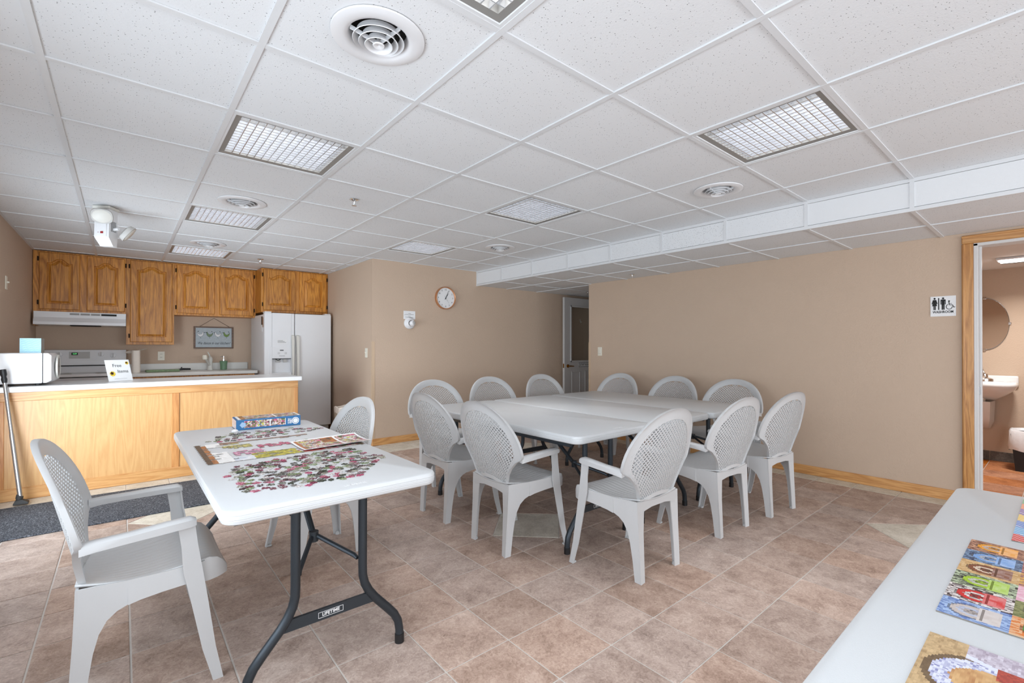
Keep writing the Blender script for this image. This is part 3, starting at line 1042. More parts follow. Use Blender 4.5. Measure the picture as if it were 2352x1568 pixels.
def upper_cabinet(name, label, x0, x1, z0, z1, yf, doors, yb=YK):
    t = thing(name, label, 'cabinet', (0, 0, 0))
    B(x0, x1, yf + 0.0, yb, z0, z1, 0.0).obj('body', OAK, t)
    for (a, b, c, d, hl) in doors:
        cab_door(t, a, b, c, d, yf, hl)
    return t

YF = 7.43
upper_cabinet('wall_cabinet', 'oak wall cabinet with two arched doors above the range hood', -0.755, 0.034, 1.598, ZC - 0.004, YF,
              [(-0.707, -0.375, 1.626, 2.262, True), (-0.316, 0.022, 1.626, 2.262, False)])
st = B(-0.757, -0.738, YF - 0.001, YK, 1.444, 1.597).obj('filler_strip', OAK)
tag(st, 'narrow oak filler strip between the range hood and the left wall', 'filler')
upper_cabinet('wall_cabinet', 'tall single-door oak wall cabinet hanging lowest, right of the range hood', 0.036, 0.503, 1.232, ZC - 0.004, YF,
              [(0.072, 0.484, 1.264, 2.262, True)])
upper_cabinet('wall_cabinet', 'oak wall cabinet with two arched doors above the chicken sign', 0.505, 1.428, 1.615, ZC - 0.004, YF,
              [(0.53, 0.939, 1.638, 2.262, True), (0.994, 1.40, 1.638, 2.262, False)])
upper_cabinet('wall_cabinet', 'deep oak wall cabinet with two arched doors above the white fridge', 1.43, 2.305, 1.678, ZC - 0.004, 7.1,
              [(1.455, 1.865, 1.709, 2.262, True), (1.915, 2.285, 1.709, 2.262, False)])

# ------------------------------------------------------------------ range hood
def hood():
    t = thing('range_hood', 'white range hood under the two-door oak cabinet', 'range hood', (-0.352, 7.43, 1.446))
    X = 0.384
    b = MB()
    prof = [(0.0 - 0.13, 0.149), (-0.13, 0.085), (-0.17, 0.035), (-0.17, 0.004), (0.30, 0.004), (0.30, 0.149)]
    b.prism(prof, -X, X, 'YZ')
    b.obj('shell', WHITE, t)
    b = MB()
    b.add([(-X + 0.005, -0.1305, 0.082), (X - 0.005, -0.1305, 0.082), (X - 0.05, -0.115, 0.02), (-X + 0.05, -0.115, 0.02)], [(0, 1, 2, 3)])
    for k in range(3):
        x0 = -0.10 + 0.088 * k
        g = B(x0, x0 + 0.08, -0.1325, -0.129, 0.116, 0.138).obj('vent_grille', GREY, t)
        for q in range(4):
            B(x0 + 0.003, x0 + 0.077, -0.1335, -0.132, 0.118 + q * 0.005, 0.120 + q * 0.005).obj('slat', GREYINK, g)
    B(0.165, 0.30, -0.1335, -0.129, 0.116, 0.138).obj('control_panel', INK, t)
    B(-0.10, 0.16, -0.10, 0.1, -0.004, 0.004).obj('filter', DARK, t)
hood()

# ------------------------------------------------------------------ base cabinets, back counter, range
def kitchen_back():
    t = thing('base_cabinet', 'oak base cabinet run under the back counter by the sink', 'cabinet', (0, 0, 0))
    B(0.05, 1.36, 7.13, YK - 0.002, 0.09, 0.848).obj('body', OAK, t)
    B(0.05, 1.36, 7.18, YK - 0.002, 0.0, 0.09).obj('toe_kick', DARK, t)
    for k in range(3):
        x0 = 0.07 + 0.43 * k
        cab_door(t, x0, x0 + 0.40, 0.12, 0.66, 7.13, k % 2 == 0)
        d = B(x0, x0 + 0.40, 7.111, 7.13, 0.69, 0.82, 0.004).obj('drawer', OAKX, t)
    c = thing('back_counter', 'speckled white counter with sink under the chicken sign', 'counter', (0, 0, 0))
    B(0.045, 1.385, 7.07, YK - 0.001, 0.850, 0.889, 0.004).obj('worktop', LAMB, c)
    bs_ = B(0.045, 1.385, YK - 0.022, YK - 0.001, 0.8895, 0.985, 0.003).obj('backsplash', LAMB)
    tag(bs_, 'speckled white backsplash strip behind the faucet on the kitchen wall', 'backsplash')
    s = MB()
    s.box(0.62, 1.15, 7.16, 7.18, 0.888, 0.8893).box(0.62, 1.15, 7.54, 7.56, 0.888, 0.8893).box(0.62, 0.64, 7.18, 7.54, 0.888, 0.8893).box(1.13, 1.15, 7.18, 7.54, 0.888, 0.8893)
    s.obj('sink_rim', WHITE, c)
kitchen_back()

def stove():
    t = thing('kitchen_range', 'white electric range with digital clock behind the island', 'range', (-0.335, 7.1, 0.0))
    X = 0.372
    B(-X, X, 0.0, 0.60, 0.06, 0.865, 0.006).obj('body', WHITE, t)
    B(-X, X, -0.03, 0.0, 0.20, 0.80, 0.01).obj('oven_door', WHITE, t)
    MB().tube([(-0.28, -0.03, 0.74), (-0.28, -0.065, 0.74), (0.28, -0.065, 0.74), (0.28, -0.03, 0.74)], 0.012, 8).obj('oven_handle', WHITE, t, smooth=40)
    B(-X, X, -0.02, 0.52, 0.870, 0.898, 0.006).obj('cooktop', LAM, t)
    B(-X + 0.01, X - 0.01, -0.012, 0.52, 0.863, 0.872).obj('gap', DARK, t)
    b = MB().prism([(0.47, 0.899), (0.50, 0.965), (0.505, 1.03), (0.525, 1.165), (0.56, 1.17), (0.60, 1.165), (0.60, 0.899)], -X, X, 'YZ')
    bg = b.obj('control_console', WHITE, t)
    B(-X + 0.01, X - 0.01, 0.488, 0.50, 0.975, 0.987).obj('console_gap', DARK, bg)
    s = Vector((0, 0.02, 0.135)).normalized()
    def on(x, z):
        return (x, 0.505 + (z - 1.03) * 0.148, z)
    p = MB(); q0, q1 = on(-0.16, 1.065), on(0.0, 1.145)
    p.add([(-0.14, q0[1] - 0.003, q0[2]), (0.04, q0[1] - 0.003, q0[2]), (0.04, q1[1] - 0.003, q1[2]), (-0.14, q1[1] - 0.003, q1[2])], [(0, 1, 2, 3)])
    p.obj('display_panel', GREY, bg)
    p = MB(); q0, q1 = on(0, 1.105), on(0, 1.135)
    p.add([(-0.12, q0[1] - 0.005, q0[2]), (-0.065, q0[1] - 0.005, q0[2]), (-0.065, q1[1] - 0.005, q1[2]), (-0.12, q1[1] - 0.005, q1[2])], [(0, 1, 2, 3)])
    p.obj('clock_display', INK, bg)
    q = on(0, 1.12)
    lettering('digits', '4:09', 0.022, (-0.092, q[1] - 0.006, q[2]), (1, 0, 0), s, GREENLED, bg)
    for x in (-0.30, -0.22, 0.14, 0.25):
        zz = 1.115 if x != 0.25 else 1.10
        q = on(x, zz)
        kb = MB().lathe([(0.028, 0.0), (0.027, 0.012), (0.016, 0.016), (0.0005, 0.017)], 20, axis='Y')
        k_ = kb.obj('knob', WHITE, bg, q, (radians(-8), 0, 0), 40)
        B(-0.003, 0.003, -0.024, -0.012, -0.022, 0.022).obj('pointer', GREY, k_)
    for (x, y, r) in ((-0.18, 0.14, 0.09), (0.18, 0.14, 0.075), (-0.18, 0.36, 0.075), (0.18, 0.36, 0.09)):
        MB().lathe([(r, 0.0), (r, 0.002), (r - 0.006, 0.003), (r - 0.01, 0.002)], 28).obj('burner', GREY, t, (x, y, 0.8975))
stove()

# ------------------------------------------------------------------ things on the back counter
def back_counter_things():
    f = thing('kitchen_faucet', 'white single-lever kitchen faucet with pull-out spray head', 'faucet', (0.915, 7.62, 0.8897))
    MB().lathe([(0.0005, 0.0), (0.036, 0.0), (0.034, 0.012), (0.028, 0.02), (0.027, 0.11), (0.031, 0.125), (0.028, 0.16), (0.012, 0.185), (0.0005, 0.19)], 20).obj('body', OFFW, f, smooth=50)
    MB().tube([(0, 0, 0.17), (-0.012, -0.01, 0.21), (-0.03, -0.02, 0.245)], [0.012, 0.008, 0.006], 8).obj('lever', OFFW, f, smooth=50)
    MB().tube([(-0.01, -0.02, 0.07), (-0.05, -0.10, 0.13), (-0.075, -0.15, 0.165)], [0.016, 0.013, 0.014], 10).obj('spout', OFFW, f, smooth=50)
    MB().tube([(-0.075, -0.15, 0.15), (-0.078, -0.155, 0.19), (-0.078, -0.155, 0.205)], [0.030, 0.030, 0.020], 14).obj('spray_head', PLATE, f, smooth=50)
    s = thing('soap_dispenser', 'green ribbed soap pump standing beside the faucet', 'soap dispenser', (1.07, 7.60, 0.8895))
    n = 20
    secs = []
    for z, r in ((0, 0.034), (0.005, 0.040), (0.06, 0.041), (0.118, 0.047), (0.122, 0.040)):
        secs.append([(r * (1 + 0.03 * (k % 2)) * cos(2 * pi * k / n), r * (1 + 0.03 * (k % 2)) * sin(2 * pi * k / n), z) for k in range(n)])
    MB().loft(secs).obj('bottle', GREENC, s, smooth=30)
    MB().lathe([(0.018, 0.121), (0.018, 0.145), (0.006, 0.15), (0.006, 0.175), (0.010, 0.178), (0.010, 0.186), (0.0005, 0.187)], 14).obj('pump', CHROME, s, smooth=40)
    MB().tube([(0, 0, 0.18), (-0.03, -0.02, 0.182), (-0.042, -0.028, 0.174)], 0.004, 8).obj('nozzle', CHROME, s, smooth=40)
    p = thing('paper_towel_roll', 'cream paper towel roll with loose torn top beside the range', 'paper towels', (0.128, 7.38, 0.8895))
    n = 28
    secs = []
    for z in (0.0, 0.14, 0.27):
        secs.append([((0.042 + 0.0012 * sin(5 * a)) * cos(a), (0.042 + 0.0012 * sin(5 * a)) * sin(a), z) for a in [2 * pi * k / n for k in range(n)]])
    MB().loft(secs).obj('roll', PINKP, p, smooth=40)
    def sheet(u, v):
        a = -0.3 + 3.6 * u
        r = 0.03 + 0.055 * v
        return (r * cos(a) * (1.1 + 0.25 * sin(7 * u)), r * sin(a), 0.272 + 0.022 * sin(5 * u + 1) * v + 0.03 * v * (1 - v) - 0.02 * v * u)
    MB().grid(sheet, 14, 4).obj('torn_sheet', PINKP, p, smooth=60)
    k = thing('green_tray', 'green patterned tray with a black handle lying on the back counter', 'tray', (0.43, 7.42, 0.8895), radians(4))
    B(-0.21, 0.13, -0.05, 0.05, 0.0, 0.028, 0.008, 2).obj('tray_body', GREENP, k)
    MB().tube([(0.12, 0, 0.02), (0.17, 0, 0.028), (0.25, 0, 0.026)], [0.010, 0.014, 0.012], 10).obj('handle', BLACK, k, smooth=40)
    MB().tube([(0.15, 0, 0.03), (0.155, -0.01, 0.055)], [0.012, 0.004], 8).obj('latch', BLACK, k, smooth=40)
back_counter_things()

# ------------------------------------------------------------------ chicken sign
def chicken_sign():
    t = thing('wall_sign', 'wood framed chicken sign with handwriting, hanging above the faucet', 'sign', (0.972, YK - 0.002, 1.333))
    W, H = 0.232, 0.152
    B(-W + 0.012, W - 0.012, -0.010, -0.002, -H + 0.012, H - 0.012).obj('panel', GALVP, t)
    for (a, b, c, d) in ((-W, W, H - 0.018, H), (-W, W, -H, -H + 0.018), (-W, -W + 0.02, -H + 0.018, H - 0.018), (W - 0.02, W, -H + 0.018, H - 0.018)):
        B(a, b, -0.018, -0.001, c, d, 0.002).obj('frame_rail', WOODDK, t)
    MB().tube([(-W + 0.065, -0.008, H - 0.003), (0, -0.006, H + 0.118), (W - 0.045, -0.008, H - 0.003)], 0.0022, 6).obj('cord', DARKH, t)
    lettering('handwriting', 'We dance in our kitchen!', 0.050, (0, -0.0112, -0.078), (1, 0, 0), (0, 0, 1), INK, t, shear=0.3, squash=0.74)
    bodies = [(-0.155, PAPER, 1, 0), (-0.052, GREENP, -1, 0.02), (0.045, PAPER, -1, 0), (0.148, plain('green_hen', rgb(120, 150, 80), 0.7, noise=0.3, nscale=200), -1, 0.0)]
    for x, mt, s, tilt in bodies:
        hen = [(-0.035, 0.035), (-0.028, 0.045), (-0.02, 0.03), (-0.012, 0.012), (0.01, 0.006), (0.028, 0.018), (0.040, 0.034), (0.036, 0.008), (0.022, -0.016), (0.0, -0.026), (-0.02, -0.016), (-0.032, 0.004)]
        c = MB().prism([(x - s * q[0], q[1] + 0.035) for q in hen], -0.0125, -0.0102).obj('hen', mt, t)
        d = MB()
        for i in range(len(hen)):
            a, b = hen[i], hen[(i + 1) % len(hen)]
            d.tube([(x - s * a[0], -0.0125, a[1] + 0.035), (x - s * b[0], -0.0125, b[1] + 0.035)], 0.0010, 5)
        d.tube([(x, -0.0122, 0.010), (x, -0.0122, -0.008), (x + 0.008, -0.0122, -0.012)], 0.0012, 5)
        d.tube([(x - s * 0.030, -0.0122, 0.078), (x - s * 0.022, -0.0122, 0.087)], 0.004, 6)
        d.tube([(x + s * 0.036, -0.0122, 0.066), (x + s * 0.046, -0.0122, 0.072)], 0.004, 6)
        d.obj('hen_outline', INK, c)
chicken_sign()

def plate_box(name, label, cat, origin, right, w_, h_, kind):
    """wall plate facing along the wall normal; right is a world vector in the wall"""
    r = Vector(right); n = r.cross(Vector((0, 0, 1)))
    t = thing(name, label, cat, origin, math.atan2(r.y, r.x))
    # local frame: x=right, y=into wall, so face is at -y
    B(-w_ / 2, w_ / 2, -0.006, 0.0, -h_ / 2, h_ / 2, 0.002).obj('cover_plate', PLATE, t)
    if kind == 'outlet':
        for s in (-1, 1):
            o = B(-0.017, 0.017, -0.009, -0.005, s * 0.021 - 0.014, s * 0.021 + 0.014, 0.002).obj('socket', PLATE, t)
            B(-0.008, -0.005, -0.0098, -0.0088, s * 0.021 - 0.004, s * 0.021 + 0.007).obj('slot', INK, o)
            B(0.005, 0.008, -0.0098, -0.0088, s * 0.021 - 0.004, s * 0.021 + 0.007).obj('slot', INK, o)
    elif kind == 'rocker':
        B(-0.016, 0.016, -0.010, -0.005, -0.033, 0.033, 0.002).obj('rocker', PLATE, t)
        B(-0.018, 0.018, -0.0068, -0.006, -0.035, 0.035).obj('seam', GREY, t)
    else:
        B(-0.004, 0.004, -0.022, -0.005, -0.002, 0.012, 0.002).obj('toggle', PLATE, t)
    return t
plate_box('wall_outlet', 'ivory wall outlet below the tall oak cabinet', 'outlet', (0.39, YK - 0.0005, 1.085), (1, 0, 0), 0.072, 0.115, 'outlet')
plate_box('light_switch', 'ivory light switch on the short wall beside the fridge', 'switch', (XP - 0.0005, 5.66, 1.13), (0, -1, 0), 0.072, 0.118, 'toggle')
plate_box('light_switch', 'ivory rocker switch on the long beige wall near the hallway', 'switch', (XR - 0.0005, 4.14, 1.145), (0, -1, 0), 0.072, 0.118, 'rocker')
plate_box('light_switch', 'ivory light switch on the wall left of the oak cabinets', 'switch', (XL + 0.0005, 5.89, 1.75), (0, 1, 0), 0.072, 0.115, 'toggle')

# ------------------------------------------------------------------ fridge
def fridge():
    x0, x1, yf = 1.415, 2.268, 6.83
    xm = 1.786
    t = thing('refrigerator', 'white side-by-side refrigerator with ice and water dispenser', 'refrigerator', (0, 0, 0))
    B(x0 + 0.004, x1 - 0.004, yf + 0.085, YK - 0.06, 0.02, 1.638, 0.006).obj('body', WHITE, t)
    B(x0 + 0.02, x1 - 0.02, yf + 0.07, yf + 0.09, 0.03, 1.63).obj('gasket', DARK, t)
    B(x0 + 0.02, x1 - 0.02, yf + 0.04, yf + 0.06, 0.0, 0.095).obj('kick_grille', GREY, t)
    # freezer door with a dispenser recess
    rx0, rx1, rz0, rz1 = 1.507, 1.742, 0.862, 1.052
    d = MB()
    a, b, c, e = x0, xm - 0.004, 0.105, 1.655
    d.box(a, rx0, yf, yf + 0.068, c, e, 0.006).box(rx1, b, yf, yf + 0.068, c, e, 0.006)
    d.box(rx0, rx1, yf + 0.0006, yf + 0.068, rz1, e - 0.0006).box(rx0, rx1, yf + 0.0006, yf + 0.068, c + 0.0006, rz0)
    d.box(rx0 - 0.002, rx1 + 0.002, yf + 0.058, yf + 0.067, rz0, rz1)
    fd = d.obj('freezer_door', WHITE, t)
    fr = MB().box(1.478, rx0, yf - 0.008, yf, 0.80, 1.205, 0.003).box(rx1, 1.762, yf - 0.008, yf, 0.80, 1.205, 0.003).box(rx0, rx1, yf - 0.0078, yf, rz1, 1.205).box(rx0, rx1, yf - 0.012, yf, 0.80, rz0, 0.003)
    dp = fr.obj('dispenser', WHITE, fd)
    B(rx0 + 0.05, rx0 + 0.10, yf + 0.02, yf + 0.04, rz1 - 0.055, rz1 - 0.01, 0.004).obj('paddle', GREY, dp)
    B(rx0 + 0.14, rx0 + 0.19, yf + 0.02, yf + 0.04, rz1 - 0.055, rz1 - 0.01, 0.004).obj('paddle', GREY, dp)
    MB().tube([(rx0 + 0.03, yf + 0.015, rz1 - 0.002), (rx0 + 0.075, yf + 0.01, rz1 - 0.03), (rx0 + 0.12, yf + 0.015, rz1 - 0.002)], 0.005, 6).obj('ice_chute', DARK, dp)
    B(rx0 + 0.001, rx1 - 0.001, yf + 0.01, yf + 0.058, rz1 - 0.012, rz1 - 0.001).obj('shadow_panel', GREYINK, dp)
    B(1.60, 1.645, yf - 0.0095, yf - 0.0078, 1.152, 1.166).obj('badge', GREYINK, dp)
    for xx in (1.575, 1.66):
        for q in range(4):
            B(xx + 0.014 * (q % 2), xx + 0.014 * (q % 2) + 0.009, yf - 0.009, yf - 0.0078, 1.108 + 0.014 * (q // 2), 1.117 + 0.014 * (q // 2), 0).obj('button', GREY, dp)
    B(1.59, 1.66, yf - 0.009, yf - 0.0078, 1.082, 1.086).obj('indicator_strip', GREYINK, dp)
    sk = B(1.565, 1.685, yf - 0.0012, yf, 1.25, 1.30).obj('energy_label', PAPER, fd)
    for q in range(3):
        B(1.572, 1.678 - 0.02 * q, yf - 0.0018, yf - 0.0011, 1.262 + 0.012 * q, 1.266 + 0.012 * q).obj('printed_line', GREYINK, sk)
    rd = B(xm + 0.004, x1, yf, yf + 0.068, 0.105, 1.655, 0.006).obj('fridge_door', WHITE, t)
    for p, xc, nm in ((fd, 1.757, 'handle'), (rd, 1.818, 'handle')):
        hb = MB()
        secs = []
        for z, off, wd in ((1.365, 0.002, 0.018), (1.355, 0.028, 0.018), (1.29, 0.040, 0.018), (1.10, 0.050, 0.014), (0.85, 0.052, 0.013), (0.60, 0.045, 0.013), (0.46, 0.030, 0.016), (0.45, 0.002, 0.016)):
            secs.append([(xc - wd, yf - off, z), (xc + wd, yf - off, z), (xc + wd, yf - max(off - 0.022, 0.001), z - 0.001), (xc - wd, yf - max(off - 0.022, 0.001), z - 0.001)])
        hb.loft(secs).obj(nm, OFFW, p)
    for xx in (x0 + 0.045, x1 - 0.045):
        B(xx - 0.04, xx + 0.04, yf + 0.005, yf + 0.12, 1.6555, 1.672, 0.004).obj('hinge_cap', WHITE, t)
    def mag(lab, col, y, z, w_, h_):
        o = B(x0 + 0.0005, x0 + 0.0035, y - w_, y + w_, z - h_, z + h_).obj('fridge_magnet', col)
        tag(o, lab, 'magnet')
    mag('dark brown photo magnet on the fridge side', plain('brown_photo', rgb(82, 66, 56), 0.5, noise=0.6, nscale=90), 6.985, 1.555, 0.035, 0.055)
    mag('small orange-brown magnet at the fridge side edge', plain('tan_photo', rgb(176, 130, 96), 0.5, noise=0.5, nscale=90), 6.93, 1.53, 0.014, 0.065)
    mag('white paper magnet below the photo on the fridge side', PAPER, 6.985, 1.45, 0.03, 0.04)
fridge()

# ------------------------------------------------------------------ island
def island():
    y = 5.35
    t = thing('kitchen_island', 'oak panelled kitchen island facing the puzzle table', 'island', (0, 0, 0))
    B(-0.735, 1.425, y + 0.012, 5.93, 0.0, 0.846).obj('body', PALEZ, t)
    B(-0.70, 0.352, y + 0.006, y + 0.0125, 0.09, 0.80).obj('panel', PALE, t)
    B(0.402, 1.40, y + 0.006, y + 0.0125, 0.09, 0.80).obj('panel', PALE, t)
    B(-0.738, 1.432, y - 0.004, y + 0.012, 0.775, 0.846, 0.003).obj('top_rail', PALEX, t)
    B(0.350, 0.404, y - 0.003, y + 0.012, 0.085, 0.775, 0.002).obj('post', PALEZ, t)
    B(1.398, 1.432, y - 0.003, y + 0.012, 0.0, 0.775, 0.002).obj('post', PALEZ, t)
    B(-0.738, -0.695, y - 0.003, y + 0.012, 0.0, 0.775, 0.002).obj('post', PALEZ, t)
    B(-0.738, 1.44, y - 0.012, y + 0.012, 0.0, 0.095, 0.003).obj('base_trim', PALEX, t)
    c = B(-0.745, 1.462, 5.305, 5.97, 0.8465, 0.89, 0.006, 2).obj('island_countertop', LAM)
    tag(c, 'glossy white countertop resting on the oak island', 'countertop')
island()

def microwave():
    t = thing('microwave', 'white microwave on the island with its door facing the fridge', 'microwave', (-0.59, 5.60, 0.8905))
    B(-0.155, 0.10, -0.215, 0.215, 0.018, 0.262, 0.006).obj('case', WHITE, t)
    secs = []
    for k in range(9):
        y = -0.213 + 0.426 * k / 8
        x = 0.15 + 0.025 * (1 - ((k - 4) / 4) ** 2)
        secs.append([(0.104, y, 0.02), (x - 0.03, y, 0.02), (x, y, 0.04), (x, y, 0.24), (x - 0.02, y, 0.26), (0.104, y, 0.26)])
    d = MB().loft(secs).obj('front_door', WHITE, t)
    B(0.099, 0.106, -0.21, 0.21, 0.02, 0.26).obj('door_gap', DARK, t)
    MB().lathe([(0.0005, 0.004), (0.078, 0.004), (0.085, 0.0), (0.09, -0.004)], 28, axis='X', sx=1.25, sy=1.0).obj('window', plain('brown_glass', rgb(96, 74, 58), 0.15, noise=0.1), d, (0.1775, -0.03, 0.145), smooth=40)
    MB().lathe([(0.086, -0.004), (0.092, 0.008), (0.10, 0.006), (0.102, -0.006)], 28, axis='X', sx=1.25).obj('window_ring', OFFW, d, (0.176, -0.03, 0.145), smooth=40)
    for k in range(3):
        B(0.163, 0.172, 0.13 + 0.02 * k, 0.143 + 0.02 * k, 0.08, 0.20, 0.002).obj('button', GREY, d)
    for x in (-0.12, 0.07):
        for y in (-0.18, 0.18):
            MB().lathe([(0.0005, 0), (0.016, 0), (0.016, 0.019), (0.0005, 0.019)], 12).obj('foot', BLACK, t, (x, y, 0))
    b = thing('tissue_box', 'pale blue tissue box with wave print on top of the microwave', 'tissue box', (-0.565, 5.555, 1.153))
    B(-0.06, 0.06, -0.105, 0.105, 0.0, 0.118, 0.001).obj('carton', GREYCARD, b)
    fr = B(-0.0605, 0.0605, -0.107, -0.1045, 0.0, 0.1185).obj('front_panel', TEALBLUE, b)
    wv = plain('wave_ink', rgb(130, 186, 208), 0.5, noise=0.03)
    for q in range(7):
        MB().tube([(-0.058 + 0.116 * k / 24, -0.1073, 0.012 + 0.0155 * q + 0.0035 * sin(k * 0.9 + q)) for k in range(25)], 0.0009, 5).obj('wave_line', wv, fr)
    MB().lathe([(0.0005, 0.1195), (0.035, 0.1195), (0.036, 0.1185)], 20, sy=2.0).obj('slot_film', PAPER, b)
microwave()

def free_sign():
    t = thing('counter_sign', 'white leaning Free Items card on the island countertop', 'sign', (-0.005, 5.60, 0.8905), radians(34))
    lean = radians(-14)
    u = Vector((0, 0.30, 0.95)).normalized()
    r = Vector((1, 0, 0))
    n = r.cross(u)
    def P(a, b, d=0.0):
        return Vector((0, 0, 0.002)) + r * a + u * b - (-n) * (-d)
    mb = MB()
    A = [P(-0.10, 0), P(0.10, 0), P(0.10, 0.20), P(-0.10, 0.20)]
    mb.loft([[tuple(p) for p in A], [tuple(p - n * 0.003) for p in A]])
    card = mb.obj('card', PAPER, t)
    stand = MB()
    S = [P(-0.03, 0.02) - n * 0.004, P(0.03, 0.02) - n * 0.004, P(0.03, 0.15) - n * 0.004, P(-0.03, 0.15) - n * 0.004]
    S2 = [(S[0].x, S[0].y + 0.075, 0.002), (S[1].x, S[1].y + 0.075, 0.002)]
    stand.add([tuple(S[3]), tuple(S[2]), S2[1], S2[0]], [(0, 1, 2, 3)])
    stand.obj('easel_back', PAPER, t)
    def put(nm, s, size, a, b, mat):
        o = P(a, b) + n * 0.0012
        return lettering(nm, s, size, o, r, u, mat, card)
    put('lettering', 'Free', 0.042, -0.01, 0.145, GREYINK)
    put('lettering', 'Items', 0.042, 0.03, 0.090, GREYINK)
    put('lettering', '.................................................', 0.010, 0.0, 0.024, GREYINK)
    yel = plain('yellow_flower', rgb(235, 205, 70), 0.6, noise=0.1)
    brn = plain('dark_flower', rgb(60, 30, 20), 0.6, noise=0.1)
    for (a, b, rr) in ((0.078, 0.168, 0.014), (-0.058, 0.070, 0.022)):
        c = P(a, b) + n * 0.0008
        pts = [c + (r * cos(k * pi / 9) + u * sin(k * pi / 9)) * rr * (1 + 0.15 * (k % 2)) for k in range(18)]
        fl = MB().add([tuple(p) for p in pts], [tuple(range(18))]).obj('flower', yel, card)
        c = c + n * 0.0008 + r * rr * -0.2 + u * rr * 0.2
        pts = [c + (r * cos(k * pi / 5) + u * sin(k * pi / 5)) * rr * 0.5 * (1 + 0.5 * (k % 2)) for k in range(10)]
        MB().add([tuple(p) for p in pts], [tuple(range(10))]).obj('flower_heart', brn, fl)
free_sign()

# ------------------------------------------------------------------ door bar, mat, bin
m_ = B(-0.745, 0.56, 4.265, 5.10, 0.0005, 0.010, 0.004).obj('floor_mat', MAT)
tag(m_, 'charcoal looped floor mat lying along the oak island', 'mat')

def door_bar():
    t = thing('door_brace_bar', 'steel security bar with black rubber foot leaning on the island countertop', 'bar', (-0.585, 5.165, 0.0105))
    a = Vector((0, 0, 0.055)); b = Vector((-0.105, 0.12, 0.98))
    MB().tube([tuple(a), tuple(a.lerp(b, 0.5)), tuple(a.lerp(b, 0.52)), tuple(b)], [0.0145, 0.0145, 0.012, 0.012], 12).obj('tube', GALV, t, smooth=40)
    MB().loft([[(-0.035, -0.03, 0), (0.045, -0.03, 0), (0.045, 0.03, 0), (-0.035, 0.03, 0)], [(-0.035, -0.03, 0.012), (0.045, -0.03, 0.012), (0.045, 0.03, 0.012), (-0.035, 0.03, 0.012)],
               [(-0.026, -0.02, 0.030), (0.012, -0.02, 0.034), (0.012, 0.02, 0.034), (-0.026, 0.02, 0.030)]]).obj('rubber_foot', RUBBER, t)
    MB().tube([(-0.005, 0, 0.03), (-0.004, 0.002, 0.05), (-0.006, 0.006, 0.075)], [0.018, 0.022, 0.015], 10).obj('joint', RUBBER, t, smooth=40)
    d = (b - a).normalized()
    p = [a.lerp(b, 0.93), a.lerp(b, 0.96), a.lerp(b, 0.98), a.lerp(b, 1.0), a.lerp(b, 1.04)]
    MB().tube([tuple(q) for q in p], [0.014, 0.018, 0.014, 0.02, 0.018], 10).obj('grip', BLACK, t, smooth=40)
door_bar()

def nook_bin():
    t = thing('waste_bin', 'beige waste bin with cream liner between the fridge and clock wall corner', 'bin', (2.13, 5.74, 0.0))
    MB().loft([[(-0.12, -0.09, 0), (0.12, -0.09, 0), (0.12, 0.09, 0), (-0.12, 0.09, 0)], [(-0.15, -0.12, 0.46), (0.15, -0.12, 0.46), (0.15, 0.12, 0.46), (-0.15, 0.12, 0.46)],
               [(-0.14, -0.11, 0.46), (0.14, -0.11, 0.46), (0.14, 0.11, 0.46), (-0.14, 0.11, 0.46)], [(-0.11, -0.08, 0.02), (0.11, -0.08, 0.02), (0.11, 0.08, 0.02), (-0.11, 0.08, 0.02)]]).obj('tub', BINB, t)
    secs = []
    n = 40
    for z, g in ((0.40, 0.003), (0.43, 0.008), (0.475, 0.010), (0.478, 0.0), (0.46, -0.014), (0.40, -0.018)):
        s = []
        for k in range(n):
            a = 2 * pi * k / n
            ca, sa = cos(a), sin(a)
            q = 1 / max(abs(ca), abs(sa))
            wv = 0.004 * sin(a * 9) * (1 if z < 0.45 else 0.6)
            s.append(((0.15 + g + wv) * ca * min(q, 1.3), (0.12 + g + wv) * sa * min(q, 1.3), z + 0.008 * sin(a * 5)))
        secs.append(s)
    MB().loft(secs, caps=False).obj('liner', PINKP, t, smooth=50)
nook_bin()

# ------------------------------------------------------------------ clock wall
def clock():
    t = thing('wall_clock', 'round white wall clock with copper rim on the clock wall', 'clock', (3.325, YP - 0.0005, 1.865))
    R = 0.152
    MB().lathe([(R - 0.004, 0.0), (R, 0.002), (R, 0.040), (R - 0.004, 0.043), (R - 0.012, 0.040), (R - 0.014, 0.026)], 48, axis='Y').obj('rim', COPPER, t, smooth=40)
    MB().lathe([(0.0005, 0.026), (R - 0.012, 0.026)], 48, axis='Y').obj('dial', PAPER, t)
    for k in range(1, 13):
        a = pi / 2 - 2 * pi * k / 12
        lettering('numeral', str(k), 0.030, (0.112 * cos(a), -0.0272, 0.112 * sin(a)), (1, 0, 0), (0, 0, 1), GREYINK, t)
    def hand(nm, ang, l0, l1, w_, d):
        c, s = cos(ang), sin(ang)
        P = [(l0, -w_), (l1, -w_ * 0.6), (l1, w_ * 0.6), (l0, w_)]
        MB().prism([(p[0] * c - p[1] * s, p[0] * s + p[1] * c) for p in P], -d, -d - 0.0012).obj(nm, INK, t)
    hand('hour_hand', radians(90 - 33), -0.02, 0.075, 0.0035, 0.029)
    hand('minute_hand', radians(90 - 24), -0.02, 0.105, 0.0028, 0.031)
    hand('second_hand', radians(90 - 145), -0.03, 0.085, 0.0006, 0.033)
    MB().lathe([(0.0005, 0.036), (0.005, 0.036), (0.005, 0.026)], 12, axis='Y').obj('pin', INK, t)
clock()

